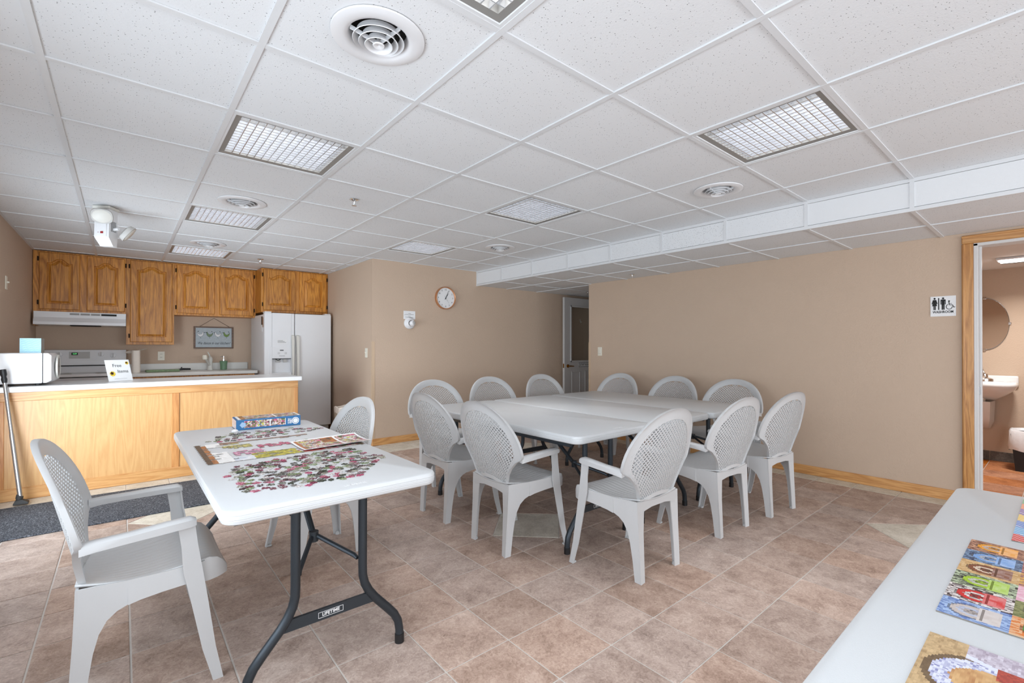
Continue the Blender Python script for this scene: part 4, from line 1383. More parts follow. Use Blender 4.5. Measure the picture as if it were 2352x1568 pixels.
def notice_and_sensor():
    t = thing('wall_notice', 'small white printed notice above the round motion sensor', 'notice', (2.803, YP - 0.0005, 1.615))
    B(-0.082, 0.082, -0.002, 0.0, -0.055, 0.050).obj('sheet', PAPER, t)
    for z, a, b in ((0.018, -0.015, 0.02), (0.004, -0.055, 0.06), (-0.001, -0.068, -0.058), (-0.016, -0.018, 0.015), (-0.030, -0.058, 0.03), (-0.034, 0.03, 0.05)):
        B(a, b, -0.0028, -0.0019, z - 0.002, z + 0.002).obj('printed_line', GREYINK, t)
    s = thing('motion_sensor', 'round white motion sensor mounted under the notice', 'sensor', (2.80, YP - 0.003, 1.508))
    MB().lathe([(0.074, 0.0), (0.074, 0.012), (0.066, 0.022), (0.05, 0.026), (0.044, 0.04), (0.036, 0.05)], 32, axis='Y').obj('base', WHITE, s, smooth=40)
    MB().lathe([(0.038, 0.0), (0.036, 0.03), (0.028, 0.045), (0.024, 0.047), (0.023, 0.042), (0.0005, 0.046)], 24, axis='Y').obj('eye', WHITE, s, (0.014, -0.03, -0.004), (radians(-8), 0, radians(18)), 40)
    MB().lathe([(0.022, 0.043), (0.020, 0.050), (0.012, 0.054), (0.0005, 0.055)], 16, axis='Y').obj('lens', GREY, s, (0.014, -0.03, -0.004), (radians(-8), 0, radians(18)), 40)
notice_and_sensor()

# ------------------------------------------------------------------ open hallway door
def hall_door():
    t = bpy.data.objects.new('door_3', None); COL.objects.link(t); t.location = (5.556, 5.40, 0.0); struct(t)
    W, H, D = 0.88, 2.03, 0.042
    s = MB()
    s.box(0, 0.15, 0, D, 0.008, H).box(W - 0.15, W, 0, D, 0.008, H).box(0.15, W - 0.15, 0, D, 1.89, H).box(0.15, W - 0.15, 0, D, 0.008, 0.965)
    s.obj('leaf', DOORW, t)
    fr = MB().box(0.135, 0.165, -0.012, 0.0, 0.95, 1.905, 0.004).box(W - 0.165, W - 0.135, -0.012, 0.0, 0.95, 1.905, 0.004).box(0.135, W - 0.135, -0.012, 0.0, 1.875, 1.905, 0.004).box(0.135, W - 0.135, -0.012, 0.0, 0.95, 0.98, 0.004)
    fr.obj('glass_bead', DOORW, t)
    B(0.15, W - 0.15, 0.018, 0.024, 0.96, 1.89).obj('pane', GLASS, t)
    for x0, x1 in ((0.17, 0.38), (0.50, 0.71)):
        p = MB()
        p.box(x0, x0 + 0.018, -0.006, 0, 0.20, 0.80, 0.002).box(x1 - 0.018, x1, -0.006, 0, 0.20, 0.80, 0.002).box(x0, x1, -0.006, 0, 0.782, 0.80, 0.002).box(x0, x1, -0.006, 0, 0.20, 0.218, 0.002)
        p.obj('panel_moulding', DOORW, t)
    k = MB().lathe([(0.0005, 0.012), (0.026, 0.012), (0.028, 0.0)], 20, (0.075, 0, 0.89), 'Y')
    kn = k.obj('lock_rose', BRASS, t, smooth=40)
    MB().tube([(0.075, -0.01, 0.89), (0.075, -0.045, 0.89), (0.10, -0.05, 0.89), (0.175, -0.048, 0.886)], [0.010, 0.009, 0.009, 0.007], 10).obj('lever', BRASS, kn, smooth=40)
    B(-0.0015, 0.0, 0.008, 0.034, 0.86, 0.93).obj('latch_plate', BRASS, t)
    sg = B(0.335, 0.62, -0.004, 0.0, 0.868, 0.935).obj('name_plate', PAPER, t)
    MB().box(0.335, 0.62, -0.0055, -0.0038, 0.929, 0.935).box(0.335, 0.62, -0.0055, -0.0038, 0.868, 0.874).box(0.335, 0.341, -0.0055, -0.0038, 0.868, 0.935).box(0.614, 0.62, -0.0055, -0.0038, 0.868, 0.935).obj('border', INK, sg)
    lettering('lettering', 'ACTIVITY ROOM', 0.040, (0.4775, -0.0052, 0.9005), (1, 0, 0), (0, 0, 1), INK, sg, squash=0.78)
    hk = MB().tube([(0, 0, 0.03), (0, -0.005, 0.0), (0.0, -0.02, -0.03), (0.004, -0.035, -0.015)], 0.006, 8)
    h_ = hk.obj('coat_hook', OFFW, smooth=40)
    h_.location = (6.02, 5.48, 1.655)
    tag(h_, 'small white coat hook on the wall seen through the hallway door glass', 'hook')
hall_door()

# ------------------------------------------------------------------ washroom
def washroom():
    for j in range(8):
        y0 = -1.28 + 0.305 * j
        B(7.04, 7.05, y0 + 0.003, min(y0 + 0.302, 1.18), 0.0, 0.10, 0.002).obj('base_tile', GTILE, bpy.data.objects['wall_washroom_far'])
    t = thing('washroom_sink', 'white wall-hung washroom sink with chrome faucet', 'sink', (7.048, 0.585, 0.0))
    secs = []
    n = 32
    def rr(hw, d0, d1, z, e=3.2):
        s = []
        for k in range(n):
            a = 2 * pi * k / n
            ca, sa = cos(a), sin(a)
            q = (abs(ca) ** e + abs(sa) ** e) ** (-1 / e)
            s.append((-(d0 + d1) / 2 + (d1 - d0) / 2 * ca * q, hw * sa * q, z))
        return s
    secs = [rr(0.10, 0.02, 0.20, 0.66), rr(0.17, 0.01, 0.30, 0.71), rr(0.235, 0.0, 0.40, 0.77), rr(0.255, 0.0, 0.43, 0.81), rr(0.255, 0.0, 0.43, 0.835), rr(0.24, 0.012, 0.415, 0.848),
            rr(0.20, 0.13, 0.385, 0.843), rr(0.18, 0.15, 0.36, 0.78), rr(0.08, 0.2, 0.3, 0.735)]
    MB().loft(secs).obj('basin', PORC, t, smooth=60)
    B(-0.035, 0.0, -0.25, 0.25, 0.80, 0.905, 0.012, 2).obj('splash_ledge', PORC, t)
    MB().lathe([(0.0005, 0.845), (0.05, 0.845), (0.048, 0.87), (0.022, 0.885), (0.02, 0.92), (0.0005, 0.925)], 20, (-0.075, 0, 0), sx=0.7, sy=1.5).obj('faucet_base', CHROME, t, smooth=40)
    MB().tube([(-0.075, 0, 0.88), (-0.13, 0, 0.90), (-0.19, -0.0, 0.875)], [0.016, 0.014, 0.012], 10).obj('spout', CHROME, t, smooth=40)
    MB().tube([(-0.075, 0, 0.92), (-0.07, 0.01, 0.955), (-0.035, 0.02, 0.985)], [0.014, 0.010, 0.007], 10).obj('faucet_lever', CHROME, t, smooth=40)
    MB().tube([(-0.2, 0, 0.67), (-0.2, 0, 0.60), (-0.16, 0, 0.55), (-0.10, 0, 0.58), (-0.09, 0, 0.62), (-0.01, 0, 0.62)], 0.02, 10).obj('trap_pipe', CHROME, t, smooth=40)
    MB().loft([[(-0.26, -0.06, 0.64), (-0.26, 0.06, 0.64), (-0.02, 0.08, 0.64), (-0.02, -0.08, 0.64)], [(-0.20, -0.05, 0.45), (-0.20, 0.05, 0.45), (-0.02, 0.07, 0.42), (-0.02, -0.07, 0.42)],
               [(-0.07, -0.03, 0.36), (-0.07, 0.03, 0.36), (-0.02, 0.04, 0.34), (-0.02, -0.04, 0.34)]]).obj('shroud', PORC, t, smooth=60)
    m = thing('washroom_mirror', 'frameless oval mirror with clips above the washroom sink', 'mirror', (7.048, 0.585, 1.452))
    MB().lathe([(0.0005, -0.008), (0.272, -0.008), (0.276, -0.004), (0.276, -0.001)], 56, axis='X', sx=0.67, sy=1.0).obj('glass', MIRROR, m, smooth=30)
    MB().lathe([(0.279, -0.008), (0.279, -0.0005)], 56, axis='X', sx=0.67, sy=1.0).obj('edge', GALV, m)
    for (y, z) in ((0, 0.278), (0, -0.278), (-0.187, 0.0), (0.187, 0)):
        B(-0.016, 0.0, y - 0.012, y + 0.012, z - 0.012, z + 0.012, 0.003).obj('clip', CHROME, m)
    b = thing('washroom_bin', 'black washroom bin with overhanging white liner', 'bin', (6.72, 0.19, 0.0015))
    MB().loft([[(-0.12, -0.15, 0), (0.12, -0.15, 0), (0.12, 0.15, 0), (-0.12, 0.15, 0)], [(-0.14, -0.18, 0.36), (0.14, -0.18, 0.36), (0.14, 0.18, 0.36), (-0.14, 0.18, 0.36)]]).obj('tub', BLACK, b)
    secs = []
    for z, g in ((0.20, 0.012), (0.24, 0.016), (0.38, 0.012), (0.395, 0.002), (0.37, -0.02)):
        s = []
        for k in range(48):
            a = 2 * pi * k / 48
            ca, sa = cos(a), sin(a)
            q = (abs(ca) ** 6 + abs(sa) ** 6) ** (-1 / 6)
            wv = 0.006 * sin(a * 11 + z * 20)
            s.append(((0.142 + g + wv) * ca * q, (0.182 + g + wv) * sa * q, z + 0.01 * sin(a * 6) * (1 if z < 0.3 else 0.3)))
        secs.append(s)
    MB().loft(secs, caps=False).obj('liner', LINER, b, smooth=60)
    f = thing('fan_light', 'lit washroom ceiling fan light with slotted grille', 'fan light', (6.35, 0.30, 2.0295))
    B(-0.17, 0.17, -0.14, 0.14, -0.02, 0.0, 0.006).obj('housing', WHITE, f)
    for k in range(7):
        B(0.02 + 0.02 * k, 0.03 + 0.02 * k, -0.12, 0.12, -0.0215, -0.019).obj('grille_slot', GREYINK, f)
    B(-0.15, 0.0, -0.12, 0.12, -0.034, -0.02, 0.006).obj('lamp_lens', LAMPON, f)
washroom()
daylight('washroom_lamp', (6.2, 0.2, 1.985), (0, 0, -1), 0.15, 0.24, 14, (1, 0.98, 0.95))

def washroom_sign():
    t = thing('washroom_sign', 'white WASHROOM sign with pictograms beside the oak door casing', 'sign', (XR - 0.0005, 0.645, 1.527), radians(-90))
    W, H = 0.076, 0.080
    B(-W, W, -0.004, 0.0, -H, H, 0.001).obj('plate', PAPER, t)
    y0, y1 = -0.0055, -0.0038
    def circ(mb, x, z, r, n=16):
        mb.prism([(x + r * cos(2 * pi * k / n), z + r * 1.15 * sin(2 * pi * k / n)) for k in range(n)], y0, y1)
    def poly(mb, P):
        mb.prism(P, y0, y1)
    wm = MB(); x = -0.050
    circ(wm, x, 0.062, 0.0065)
    poly(wm, [(x - 0.010, 0.052), (x + 0.010, 0.052), (x + 0.018, 0.020), (x + 0.013, 0.018), (x + 0.008, 0.036), (x + 0.015, 0.003), (x - 0.015, 0.003), (x - 0.008, 0.036), (x - 0.013, 0.018), (x - 0.018, 0.020)])
    poly(wm, [(x - 0.007, 0.003), (x - 0.001, 0.003), (x - 0.001, -0.028), (x - 0.007, -0.028)])
    poly(wm, [(x + 0.001, 0.003), (x + 0.007, 0.003), (x + 0.007, -0.028), (x + 0.001, -0.028)])
    wm.obj('woman_pictogram', INK, t)
    br = MB(); poly(br, [(-0.028, 0.066), (-0.022, 0.066), (-0.022, -0.028), (-0.028, -0.028)]); br.obj('divider', INK, t)
    mn = MB(); x = 0.001
    circ(mn, x, 0.062, 0.0065)
    poly(mn, [(x - 0.015, 0.050), (x - 0.012, 0.053), (x + 0.012, 0.053), (x + 0.015, 0.050), (x + 0.015, 0.014), (x + 0.010, 0.014), (x + 0.010, 0.040), (x + 0.0085, 0.040), (x + 0.0085, -0.028), (x + 0.001, -0.028), (x + 0.0005, 0.010), (x - 0.0005, 0.010), (x - 0.001, -0.028), (x - 0.0085, -0.028), (x - 0.0085, 0.040), (x - 0.010, 0.040), (x - 0.010, 0.014), (x - 0.015, 0.014)])
    mn.obj('man_pictogram', INK, t)
    wc = MB()
    circ(wc, 0.036, 0.038, 0.0052)
    def stroke(P, w_):
        for (a, b) in zip(P[:-1], P[1:]):
            d = Vector((b[0] - a[0], b[1] - a[1])).normalized(); nn = Vector((-d.y, d.x)) * w_
            poly(wc, [(a[0] + nn.x, a[1] + nn.y), (a[0] - nn.x, a[1] - nn.y), (b[0] - nn.x, b[1] - nn.y), (b[0] + nn.x, b[1] + nn.y)])
    stroke([(0.035, 0.034), (0.037, 0.008), (0.056, 0.007), (0.063, -0.012), (0.071, -0.008)], 0.0022)
    stroke([(0.037, 0.019), (0.052, 0.019)], 0.0016)
    stroke([(0.037 + 0.0175 * cos(a), -0.006 + 0.020 * sin(a)) for a in [radians(115 + 245 * k / 14) for k in range(15)]], 0.002)
    wc.obj('wheelchair_pictogram', INK, t)
    lettering('lettering', 'WASHROOM', 0.026, (0.0, -0.0046, -0.046), (1, 0, 0), (0, 0, 1), INK, t, squash=0.80, bold=0.0005)
washroom_sign()

# ------------------------------------------------------------------ folding tables
TZ = 0.71
TW_, TL_ = 0.73, 1.757

def rrect(hw, hl, r, n=6):
    pts = []
    for (cx, cy, a0) in ((hw - r, hl - r, 0), (-hw + r, hl - r, pi / 2), (-hw + r, -hl + r, pi), (hw - r, -hl + r, 3 * pi / 2)):
        for k in range(n + 1):
            a = a0 + pi / 2 * k / n
            pts.append((cx + r * cos(a), cy + r * sin(a)))
    return pts

def make_table():
    t = thing('folding_table', 'x', 'table')
    hw, hl = TW_ / 2, TL_ / 2
    def lp(ins, z):
        return [(x, y, z) for x, y in rrect(hw - ins, hl - ins, max(0.055 - ins, 0.01))]
    prof = [(0.03, TZ - 0.048), (0.012, TZ - 0.047), (0.004, TZ - 0.042), (0.001, TZ - 0.032), (0.0018, TZ - 0.0305), (0.0018, TZ - 0.0295), (0.0005, TZ - 0.028), (0.0005, TZ - 0.019), (0.0018, TZ - 0.0175), (0.0018, TZ - 0.0165), (0.0008, TZ - 0.015), (0.0015, TZ - 0.008), (0.005, TZ - 0.0025), (0.012, TZ)]
    MB().loft([lp(a, b) for a, b in prof]).obj('tabletop', TABLE, t, smooth=35)
    for s in (-1, 1):
        yl = s * (hl - 0.165)
        for sx in (-1, 1):
            pts = [(0.121, 0.662), (0.121, 0.36), (0.122, 0.32), (0.130, 0.285), (0.146, 0.252), (0.170, 0.218), (0.225, 0.155), (0.252, 0.122), (0.268, 0.09), (0.274, 0.055), (0.275, 0.03)]
            leg = MB().tube([(sx * x, yl, z) for x, z in pts], 0.0165, 12).obj('leg', STEELG, t, smooth=40)
            MB().tube([(sx * 0.275, yl, 0.0), (sx * 0.275, yl, 0.036)], 0.0185, 12).obj('foot_cap', BLACK, leg, smooth=40)
        bar = MB().loft([[(-0.183, yl - 0.006, 0.205), (-0.183, yl + 0.006, 0.205), (-0.163, yl + 0.006, 0.245), (-0.163, yl - 0.006, 0.245)], [(0.183, yl - 0.006, 0.205), (0.183, yl + 0.006, 0.205), (0.163, yl + 0.006, 0.245), (0.163, yl - 0.006, 0.245)]]).obj('crossbar', STEELG, t)
        sg = s
        pl = MB().box(-0.045, 0.045, yl + sg * 0.0062, yl + sg * 0.0068, 0.2145, 0.2158).box(-0.045, 0.045, yl + sg * 0.0062, yl + sg * 0.0068, 0.2342, 0.2355).box(-0.045, -0.0437, yl + sg * 0.0062, yl + sg * 0.0068, 0.2145, 0.2355).box(0.0437, 0.045, yl + sg * 0.0062, yl + sg * 0.0068, 0.2145, 0.2355)
        pl.obj('badge_border', PAPER, bar)
        lettering('badge_lettering', 'LIFETIME', 0.0165, (0, yl + sg * 0.0066, 0.2252), (-sg, 0, 0), (0, 0, 1), PAPER, bar, bold=0.0003)
        jy, jz = yl - s * 0.20, 0.44
        br = MB()
        for sx in (-1, 1):
            br.tube([(sx * 0.105, yl - s * 0.012, 0.385), (sx * 0.100, yl - s * 0.03, 0.392), (sx * 0.012, jy + s * 0.01, jz)], [0.007, 0.009, 0.009], 8)
        br.obj('brace_link', STEELG, t, smooth=40)
        MB().tube([(0, jy, jz - 0.02), (0, jy, jz + 0.02)], 0.018, 10).obj('lock_ring', STEELG, t, smooth=40)
        MB().tube([(0, jy, jz), (0, yl - s * 0.33, 0.54), (0, yl - s * 0.47, 0.655)], [0.012, 0.013, 0.013], 8).obj('brace_arm', STEELG, t, smooth=40)
        MB().tube([(-0.30, yl, 0.655), (0.30, yl, 0.655)], 0.012, 8).obj('pivot_rod', STEELG, t, smooth=40)
    for s in (-1, 1):
        B(s * (hw - 0.055) - 0.008, s * (hw - 0.055) + 0.008, -hl + 0.10, hl - 0.10, 0.634, 0.664).obj('side_rail', STEELG, t)
    lettering('moulded_lettering', 'LIFETIME', 0.022, (0.05, -hl + 0.05, TZ + 0.0002), (1, 0, 0), (0, 1, 0), WHITE, t, depth=0.0005)
    return t

TABLES = [(0.59, 2.49, 0, 'small white folding table covered with scattered jigsaw pieces', None),
          (2.25, 2.6125, 0, 'white folding table of the joined three, on the puzzle table side', 'three joined folding tables'),
          (2.985, 2.6125, 0, 'white folding table in the middle of the joined three', 'three joined folding tables'),
          (3.720, 2.6025, 0, 'white folding table of the joined three, next to the long beige wall', 'three joined folding tables'),
          (1.385, -0.105, pi / 2, 'white folding table carrying finished colourful jigsaw puzzles', None)]
t0 = make_table()
for k, (x, y, rz, lab, gr) in enumerate(TABLES):
    t = t0 if k == 0 else copy_tree(t0)
    t.location = (x, y, 0); t.rotation_euler = (0, 0, rz)
    t['label'] = lab
    if gr:
        t['group'] = gr

# ------------------------------------------------------------------ resin armchairs
def yback(z, x=0.0):
    return -0.185 - 0.115 * ((z - 0.40) / 0.485) + 0.55 * x * x

def make_chair():
    t = thing('armchair', 'x', 'chair')
    # seat
    def hwid(v):
        if v < 0.75:
            return 0.165 + (0.232 - 0.165) * sin(min(v / 0.75, 1) * pi / 2)
        return 0.232 - 0.045 * ((v - 0.75) / 0.25) ** 3
    def seat(u, v):
        x = (2 * u - 1) * hwid(v)
        y = -0.195 + 0.42 * v
        z = 0.408 - 0.012 * sin(pi * min(v / 0.7, 1)) + 0.018 * v + 0.016 * (2 * u - 1) ** 2 * (1 - 0.5 * v)
        if v > 0.86:
            q = (v - 0.86) / 0.14
            z -= 0.055 * q * q
        if 0.12 < v < 0.9:
            z += 0.0006 * sin(u * 2 * pi * 14)
        return (x, y, z)
    s = MB().grid(seat, 84, 22)
    nv = len(s.v)
    so = s.obj('seat', RESIN, t, smooth=60)
    md = so.modifiers.new('thickness', 'SOLIDIFY'); md.thickness = 0.007; md.offset = -1
    # back rim
    lowO = [(0.150, 0.398), (0.160, 0.43), (0.178, 0.47), (0.208, 0.51), (0.250, 0.55), (0.296, 0.576)]
    lowI = [(0.132, 0.402), (0.142, 0.43), (0.160, 0.47), (0.186, 0.51), (0.216, 0.55), (0.238, 0.576)]
    upO, upI = [], []
    for k in range(13):
        a = radians(-1 + 91 * k / 12)
        upO.append((0.304 * cos(a) ** 0.92 if cos(a) > 0 else 0, 0.600 + 0.285 * sin(a)))
        upI.append((0.246 * cos(a) ** 0.92 if cos(a) > 0 else 0, 0.600 + 0.228 * sin(a)))
    O = lowO + upO; I = lowI + upI
    path = [(o, i) for o, i in zip(O, I)]
    path = path + [((-o[0], o[1]), (-i[0], i[1])) for o, i in reversed(path[:-1])]
    secs = []
    for (o, i) in path:
        thin = 0.010
        fo = yback(o[1], o[0]); fi = yback(i[1], i[0])
        mx, mz = (o[0] + i[0]) / 2, (o[1] + i[1]) / 2
        fm = yback(mz, mx)
        secs.append([(o[0], fo - 0.012, o[1]), (o[0], fo + 0.004, o[1]), (o[0] * 0.985, fo + 0.008, o[1] - 0.002), (mx, fm + 0.008, mz), (i[0], fi + 0.004, i[1]), (i[0], fi - 0.004, i[1]), (mx, fm - 0.001, mz), (o[0] * 0.98, fo - 0.004, o[1] - 0.003)])
    rim = MB().loft(secs)
    # bottom bar
    bs_ = []
    for k in range(11):
        x = -0.15 + 0.30 * k / 10
        z = 0.398 + 0.030 * (1 - (x / 0.15) ** 2)
        y = yback(z, x)
        bs_.append([(x, y - 0.008, z - 0.010), (x, y + 0.008, z - 0.010), (x, y + 0.008, z + 0.010), (x, y - 0.008, z + 0.010)])
    rim.loft(bs_)
    back = rim.obj('backrest', RESIN, t, smooth=50)
    # lattice panel
    def innerw(z):
        if z < 0.576:
            for (a, b) in zip(lowI[:-1], lowI[1:]):
                if a[1] <= z <= b[1]:
                    return a[0] + (b[0] - a[0]) * (z - a[1]) / (b[1] - a[1])
            return 0.13
        q = max(-1, min(1, (z - 0.60) / 0.228))
        return 0.246 * cos(math.asin(q)) ** 0.92
    def latw(z):
        return (innerw(z) if z < 0.60 else 0.246) + 0.012
    bm = bmesh.new()
    NI, NJ = 20, 38
    vd = {}
    def V(i, j):
        if (i, j) not in vd:
            z = 0.408 + (0.842 - 0.408) * j / NJ
            x = latw(z) * i / NI
            vd[(i, j)] = bm.verts.new((x, yback(z, x), z))
        return vd[(i, j)]
    def inside(i, j):
        z = 0.408 + (0.842 - 0.408) * j / NJ
        x = abs(latw(z) * i / NI)
        return x <= innerw(z) + 0.020 and z < 0.845
    for i in range(-NI, NI + 1):
        for j in range(1, NJ):
            if (i + j) % 2 == 0:
                continue
            if i - 1 < -NI or i + 1 > NI:
                continue
            if all(inside(a, b) for a, b in ((i - 1, j), (i + 1, j), (i, j - 1), (i, j + 1))):
                q = [V(i - 1, j), V(i, j - 1), V(i + 1, j), V(i, j + 1)]
                c = (q[0].co + q[1].co + q[2].co + q[3].co) / 4
                w4 = [bm.verts.new(c + (p.co - c) * 0.67) for p in q]
                for e in range(4):
                    bm.faces.new((q[e], q[(e + 1) % 4], w4[(e + 1) % 4], w4[e]))
    me = bpy.data.meshes.new('lattice'); bm.to_mesh(me); bm.free()
    me.materials.append(RESIN)
    lo = link('lattice', me, back)
    lo['kind'] = 'stuff'
    md = lo.modifiers.new('thickness', 'SOLIDIFY'); md.thickness = 0.006; md.offset = 0
    # arms, legs, rails
    for sx in (-1, 1):
        secs = []
        for (x, y, z, w_, th) in ((0.278, -0.180, 0.576, 0.018, 0.014), (0.280, -0.14, 0.580, 0.022, 0.012), (0.275, -0.06, 0.583, 0.023, 0.011), (0.264, 0.04, 0.588, 0.024, 0.012), (0.256, 0.105, 0.590, 0.024, 0.012), (0.254, 0.122, 0.586, 0.020, 0.008)):
            P = [(-w_, -th * 1.2), (w_, -th * 1.6), (w_, th * 0.4), (w_ * 0.6, th), (-w_ * 0.6, th), (-w_, th * 0.4)]
            secs.append([(sx * (x + p[0]), y, z + p[1]) for p in P])
        MB().loft(secs).obj('arm', RESIN, t, smooth=50)
        # front leg: angle section, arm to floor
        secs = []
        for (x, y, z, a, b) in ((0.258, 0.118, 0.585, 0.022, 0.050), (0.256, 0.128, 0.50, 0.022, 0.048), (0.253, 0.142, 0.41, 0.024, 0.056), (0.254, 0.158, 0.30, 0.025, 0.050), (0.260, 0.182, 0.12, 0.026, 0.040), (0.266, 0.205, 0.0, 0.026, 0.031)):
            tk = 0.006
            P = [(0, 0), (-a, 0), (-a, -tk), (-tk, -tk), (-tk, -b), (0, -b)]
            secs.append([(sx * (x + p[0]), y + p[1], z) for p in P])
        lg = MB().loft(secs).obj('leg', RESIN, t)
        B(*(sorted((sx * 0.240, sx * 0.264))), 0.172, 0.203, 0.0, 0.012, 0.003).obj('foot', RESIN, lg)
        # rear leg: side plate that spreads into the rail, plus a back plate
        def xr(y):
            return 0.186 + (0.240 - 0.186) * sin(min(1, max(0, (y + 0.18) / 0.32)) * pi / 2)
        def xz(y, z):
            f = min(1, z / 0.40)
            return 0.178 + (xr(y) - 0.178) * f
        plate = [(-0.212, 0.0), (-0.206, 0.12), (-0.199, 0.24), (-0.194, 0.34), (-0.192, 0.412), (-0.12, 0.415), (-0.06, 0.416), (-0.06, 0.334), (-0.090, 0.318), (-0.116, 0.292), (-0.136, 0.250), (-0.150, 0.19), (-0.161, 0.11), (-0.172, 0.0)]
        lgm = MB().loft([[(sx * xz(*p), p[0], p[1]) for p in plate], [(sx * (xz(*p) - 0.007), p[0], p[1]) for p in plate]])
        secs = []
        for (x, y, z, a) in ((0.186, -0.193, 0.412, 0.075), (0.185, -0.195, 0.34, 0.060), (0.182, -0.199, 0.24, 0.048), (0.180, -0.206, 0.12, 0.042), (0.178, -0.212, 0.0, 0.038)):
            secs.append([(sx * (x + 0.001), y - 0.001, z), (sx * (x - a), y + 0.004, z), (sx * (x - a), y + 0.010, z), (sx * (x + 0.001), y + 0.007, z)])
        lgm.loft(secs)
        lg = lgm.obj('leg', RESIN, t, smooth=30)
        MB().lathe([(0.016, 0.0), (0.016, 0.008), (0.011, 0.017), (0.0005, 0.022)], 12, (sx * 0.160, -0.194, 0)).obj('foot', RESIN, lg, smooth=50)
        # side rail with an arched lower edge
        low = [(-0.062, 0.333), (-0.03, 0.343), (0.03, 0.354), (0.09, 0.360), (0.15, 0.362)]
        top = [(0.15, 0.428), (0.10, 0.426), (0.05, 0.422), (-0.062, 0.416)]
        poly = low + top
        MB().loft([[(sx * xr(p[0]), p[0], p[1]) for p in poly], [(sx * (xr(p[0]) - 0.008), p[0], p[1]) for p in poly]]).obj('side_rail', RESIN, t, smooth=40)
    MB().prism([(-0.186, 0.335), (-0.13, 0.356), (-0.06, 0.366), (0.06, 0.366), (0.13, 0.356), (0.186, 0.335), (0.186, 0.408), (-0.186, 0.408)], -0.194, -0.187).obj('rear_rail', RESIN, t)
    # front skirt follows the seat edge
    edge = [seat(0, v) for v in (0.80, 0.86, 0.92, 0.96, 1.0)] + [seat(u, 1.0) for u in [k / 10 for k in range(1, 10)]] + [seat(1, v) for v in (1.0, 0.96, 0.92, 0.86, 0.80)]
    secs = []
    for (x, y, z) in edge:
        d = Vector((x, y - 0.1)).normalized() * 0.006
        secs.append([(x, y, z + 0.001), (x + d.x * 0.5, y + d.y * 0.5, z - 0.012), (x + d.x * 0.3, y + d.y * 0.3, 0.350), (x - d.x, y - d.y, 0.350), (x - d.x, y - d.y, z - 0.004)])
    MB().loft(secs).obj('front_rail', RESIN, t, smooth=60)
    return t

CHAIRS = [(2.175, 1.615, 0, 'grey resin armchair at the joined tables end away from the clock, nearest the puzzle table'),
          (3.045, 1.620, -3, 'grey resin armchair, middle of three at the joined tables end away from the clock'),
          (3.672, 1.555, -5, 'grey resin armchair at the joined tables end away from the clock, beside the beige wall'),
          (1.880, 2.255, -92, 'grey resin armchair between the puzzle table and joined tables, farther from the clock wall'),
          (1.885, 2.925, -90, 'grey resin armchair between the puzzle table and joined tables, nearer the clock wall'),
          (2.30, 3.74, 180, 'grey resin armchair backing on the clock wall, nearest the kitchen'),
          (3.00, 3.77, 178, 'grey resin armchair backing on the clock wall, middle of three'),
          (3.76, 3.76, 180, 'grey resin armchair backing on the clock wall, nearest the white hallway door'),
          (4.37, 3.56, 91, 'grey resin armchair backing on the long beige wall, nearest the hallway corner'),
          (4.38, 2.82, 90, 'grey resin armchair backing on the long beige wall, middle of three'),
          (4.37, 2.16, 90, 'grey resin armchair backing on the long beige wall, nearest the washroom sign'),
          (0.08, 2.27, -90, 'grey resin armchair at the puzzle table, beside the charcoal mat and steel bar'),
          (0.872, 2.89, 92, 'grey resin armchair at the puzzle table, with its back to the joined tables')]
c0 = make_chair()
for k, (x, y, a, lab) in enumerate(CHAIRS):
    c = c0 if k == 0 else copy_tree(c0)
    c.location = (x, y, 0); c.rotation_euler = (0, 0, radians(a))
    c['label'] = lab
    c['group'] = 'grey resin armchairs'

# ------------------------------------------------------------------ jigsaw puzzles
def piece_mesh(seed):
    rnd = random.Random(seed)
    s = 0.0095
    tabs = [rnd.choice((1, -1)) for _ in range(4)]
    pts = []
    cor = [(-s, -s), (s, -s), (s, s), (-s, s)]
    for e in range(4):
        a, b = Vector(cor[e]), Vector(cor[(e + 1) % 4])
        d = (b - a); L = d.length; d = d / L; n = Vector((d.y, -d.x)) * tabs[e]
        pts.append(a)
        for f, q in ((0.38, 0.0), (0.36, 0.16), (0.33, 0.24), (0.42, 0.36), (0.58, 0.36), (0.67, 0.24), (0.64, 0.16), (0.62, 0.0)):
            pts.append(a + d * L * (f + 0.03 * tabs[(e + 1) % 4]) + n * L * q)
    return MB().prism([(p.x, p.y) for p in pts], 0.0, 0.0022, 'XY').mesh('jigsaw_piece', PIECE)

PM = [piece_mesh(k) for k in range(6)]

EXTRA = []

def in_poly(x, y, P):
    c = False
    for i in range(len(P)):
        x0, y0 = P[i]; x1, y1 = P[i - 1]
        if (y0 > y) != (y1 > y) and x < (x1 - x0) * (y - y0) / (y1 - y0) + x0:
            c = not c
    return c

def scatter(poly, n, label, group, seed, dens, extra=0):
    rnd = random.Random(seed)
    xs = [p[0] for p in poly]; ys = [p[1] for p in poly]
    pts = []
    tries = 0
    while len(pts) < n + extra and tries < 60000:
        tries += 1
        x = rnd.uniform(min(xs), max(xs)); y = rnd.uniform(min(ys), max(ys))
        if not in_poly(x, y, poly):
            continue
        if vnoise(x * 11, y * 11, seed) < dens:
            continue
        if any((x - a) ** 2 + (y - b) ** 2 < 0.0178 ** 2 for a, b in pts):
            continue
        pts.append((x, y))
    EXTRA.extend(pts[n:])
    for (x, y) in pts[:n]:
        o = link('jigsaw_piece', rnd.choice(PM), None, (x, y, TZ + 0.0006), (0, 0, rnd.uniform(0, 2 * pi)))
        tag(o, label, 'puzzle piece', group)
    return len(pts)

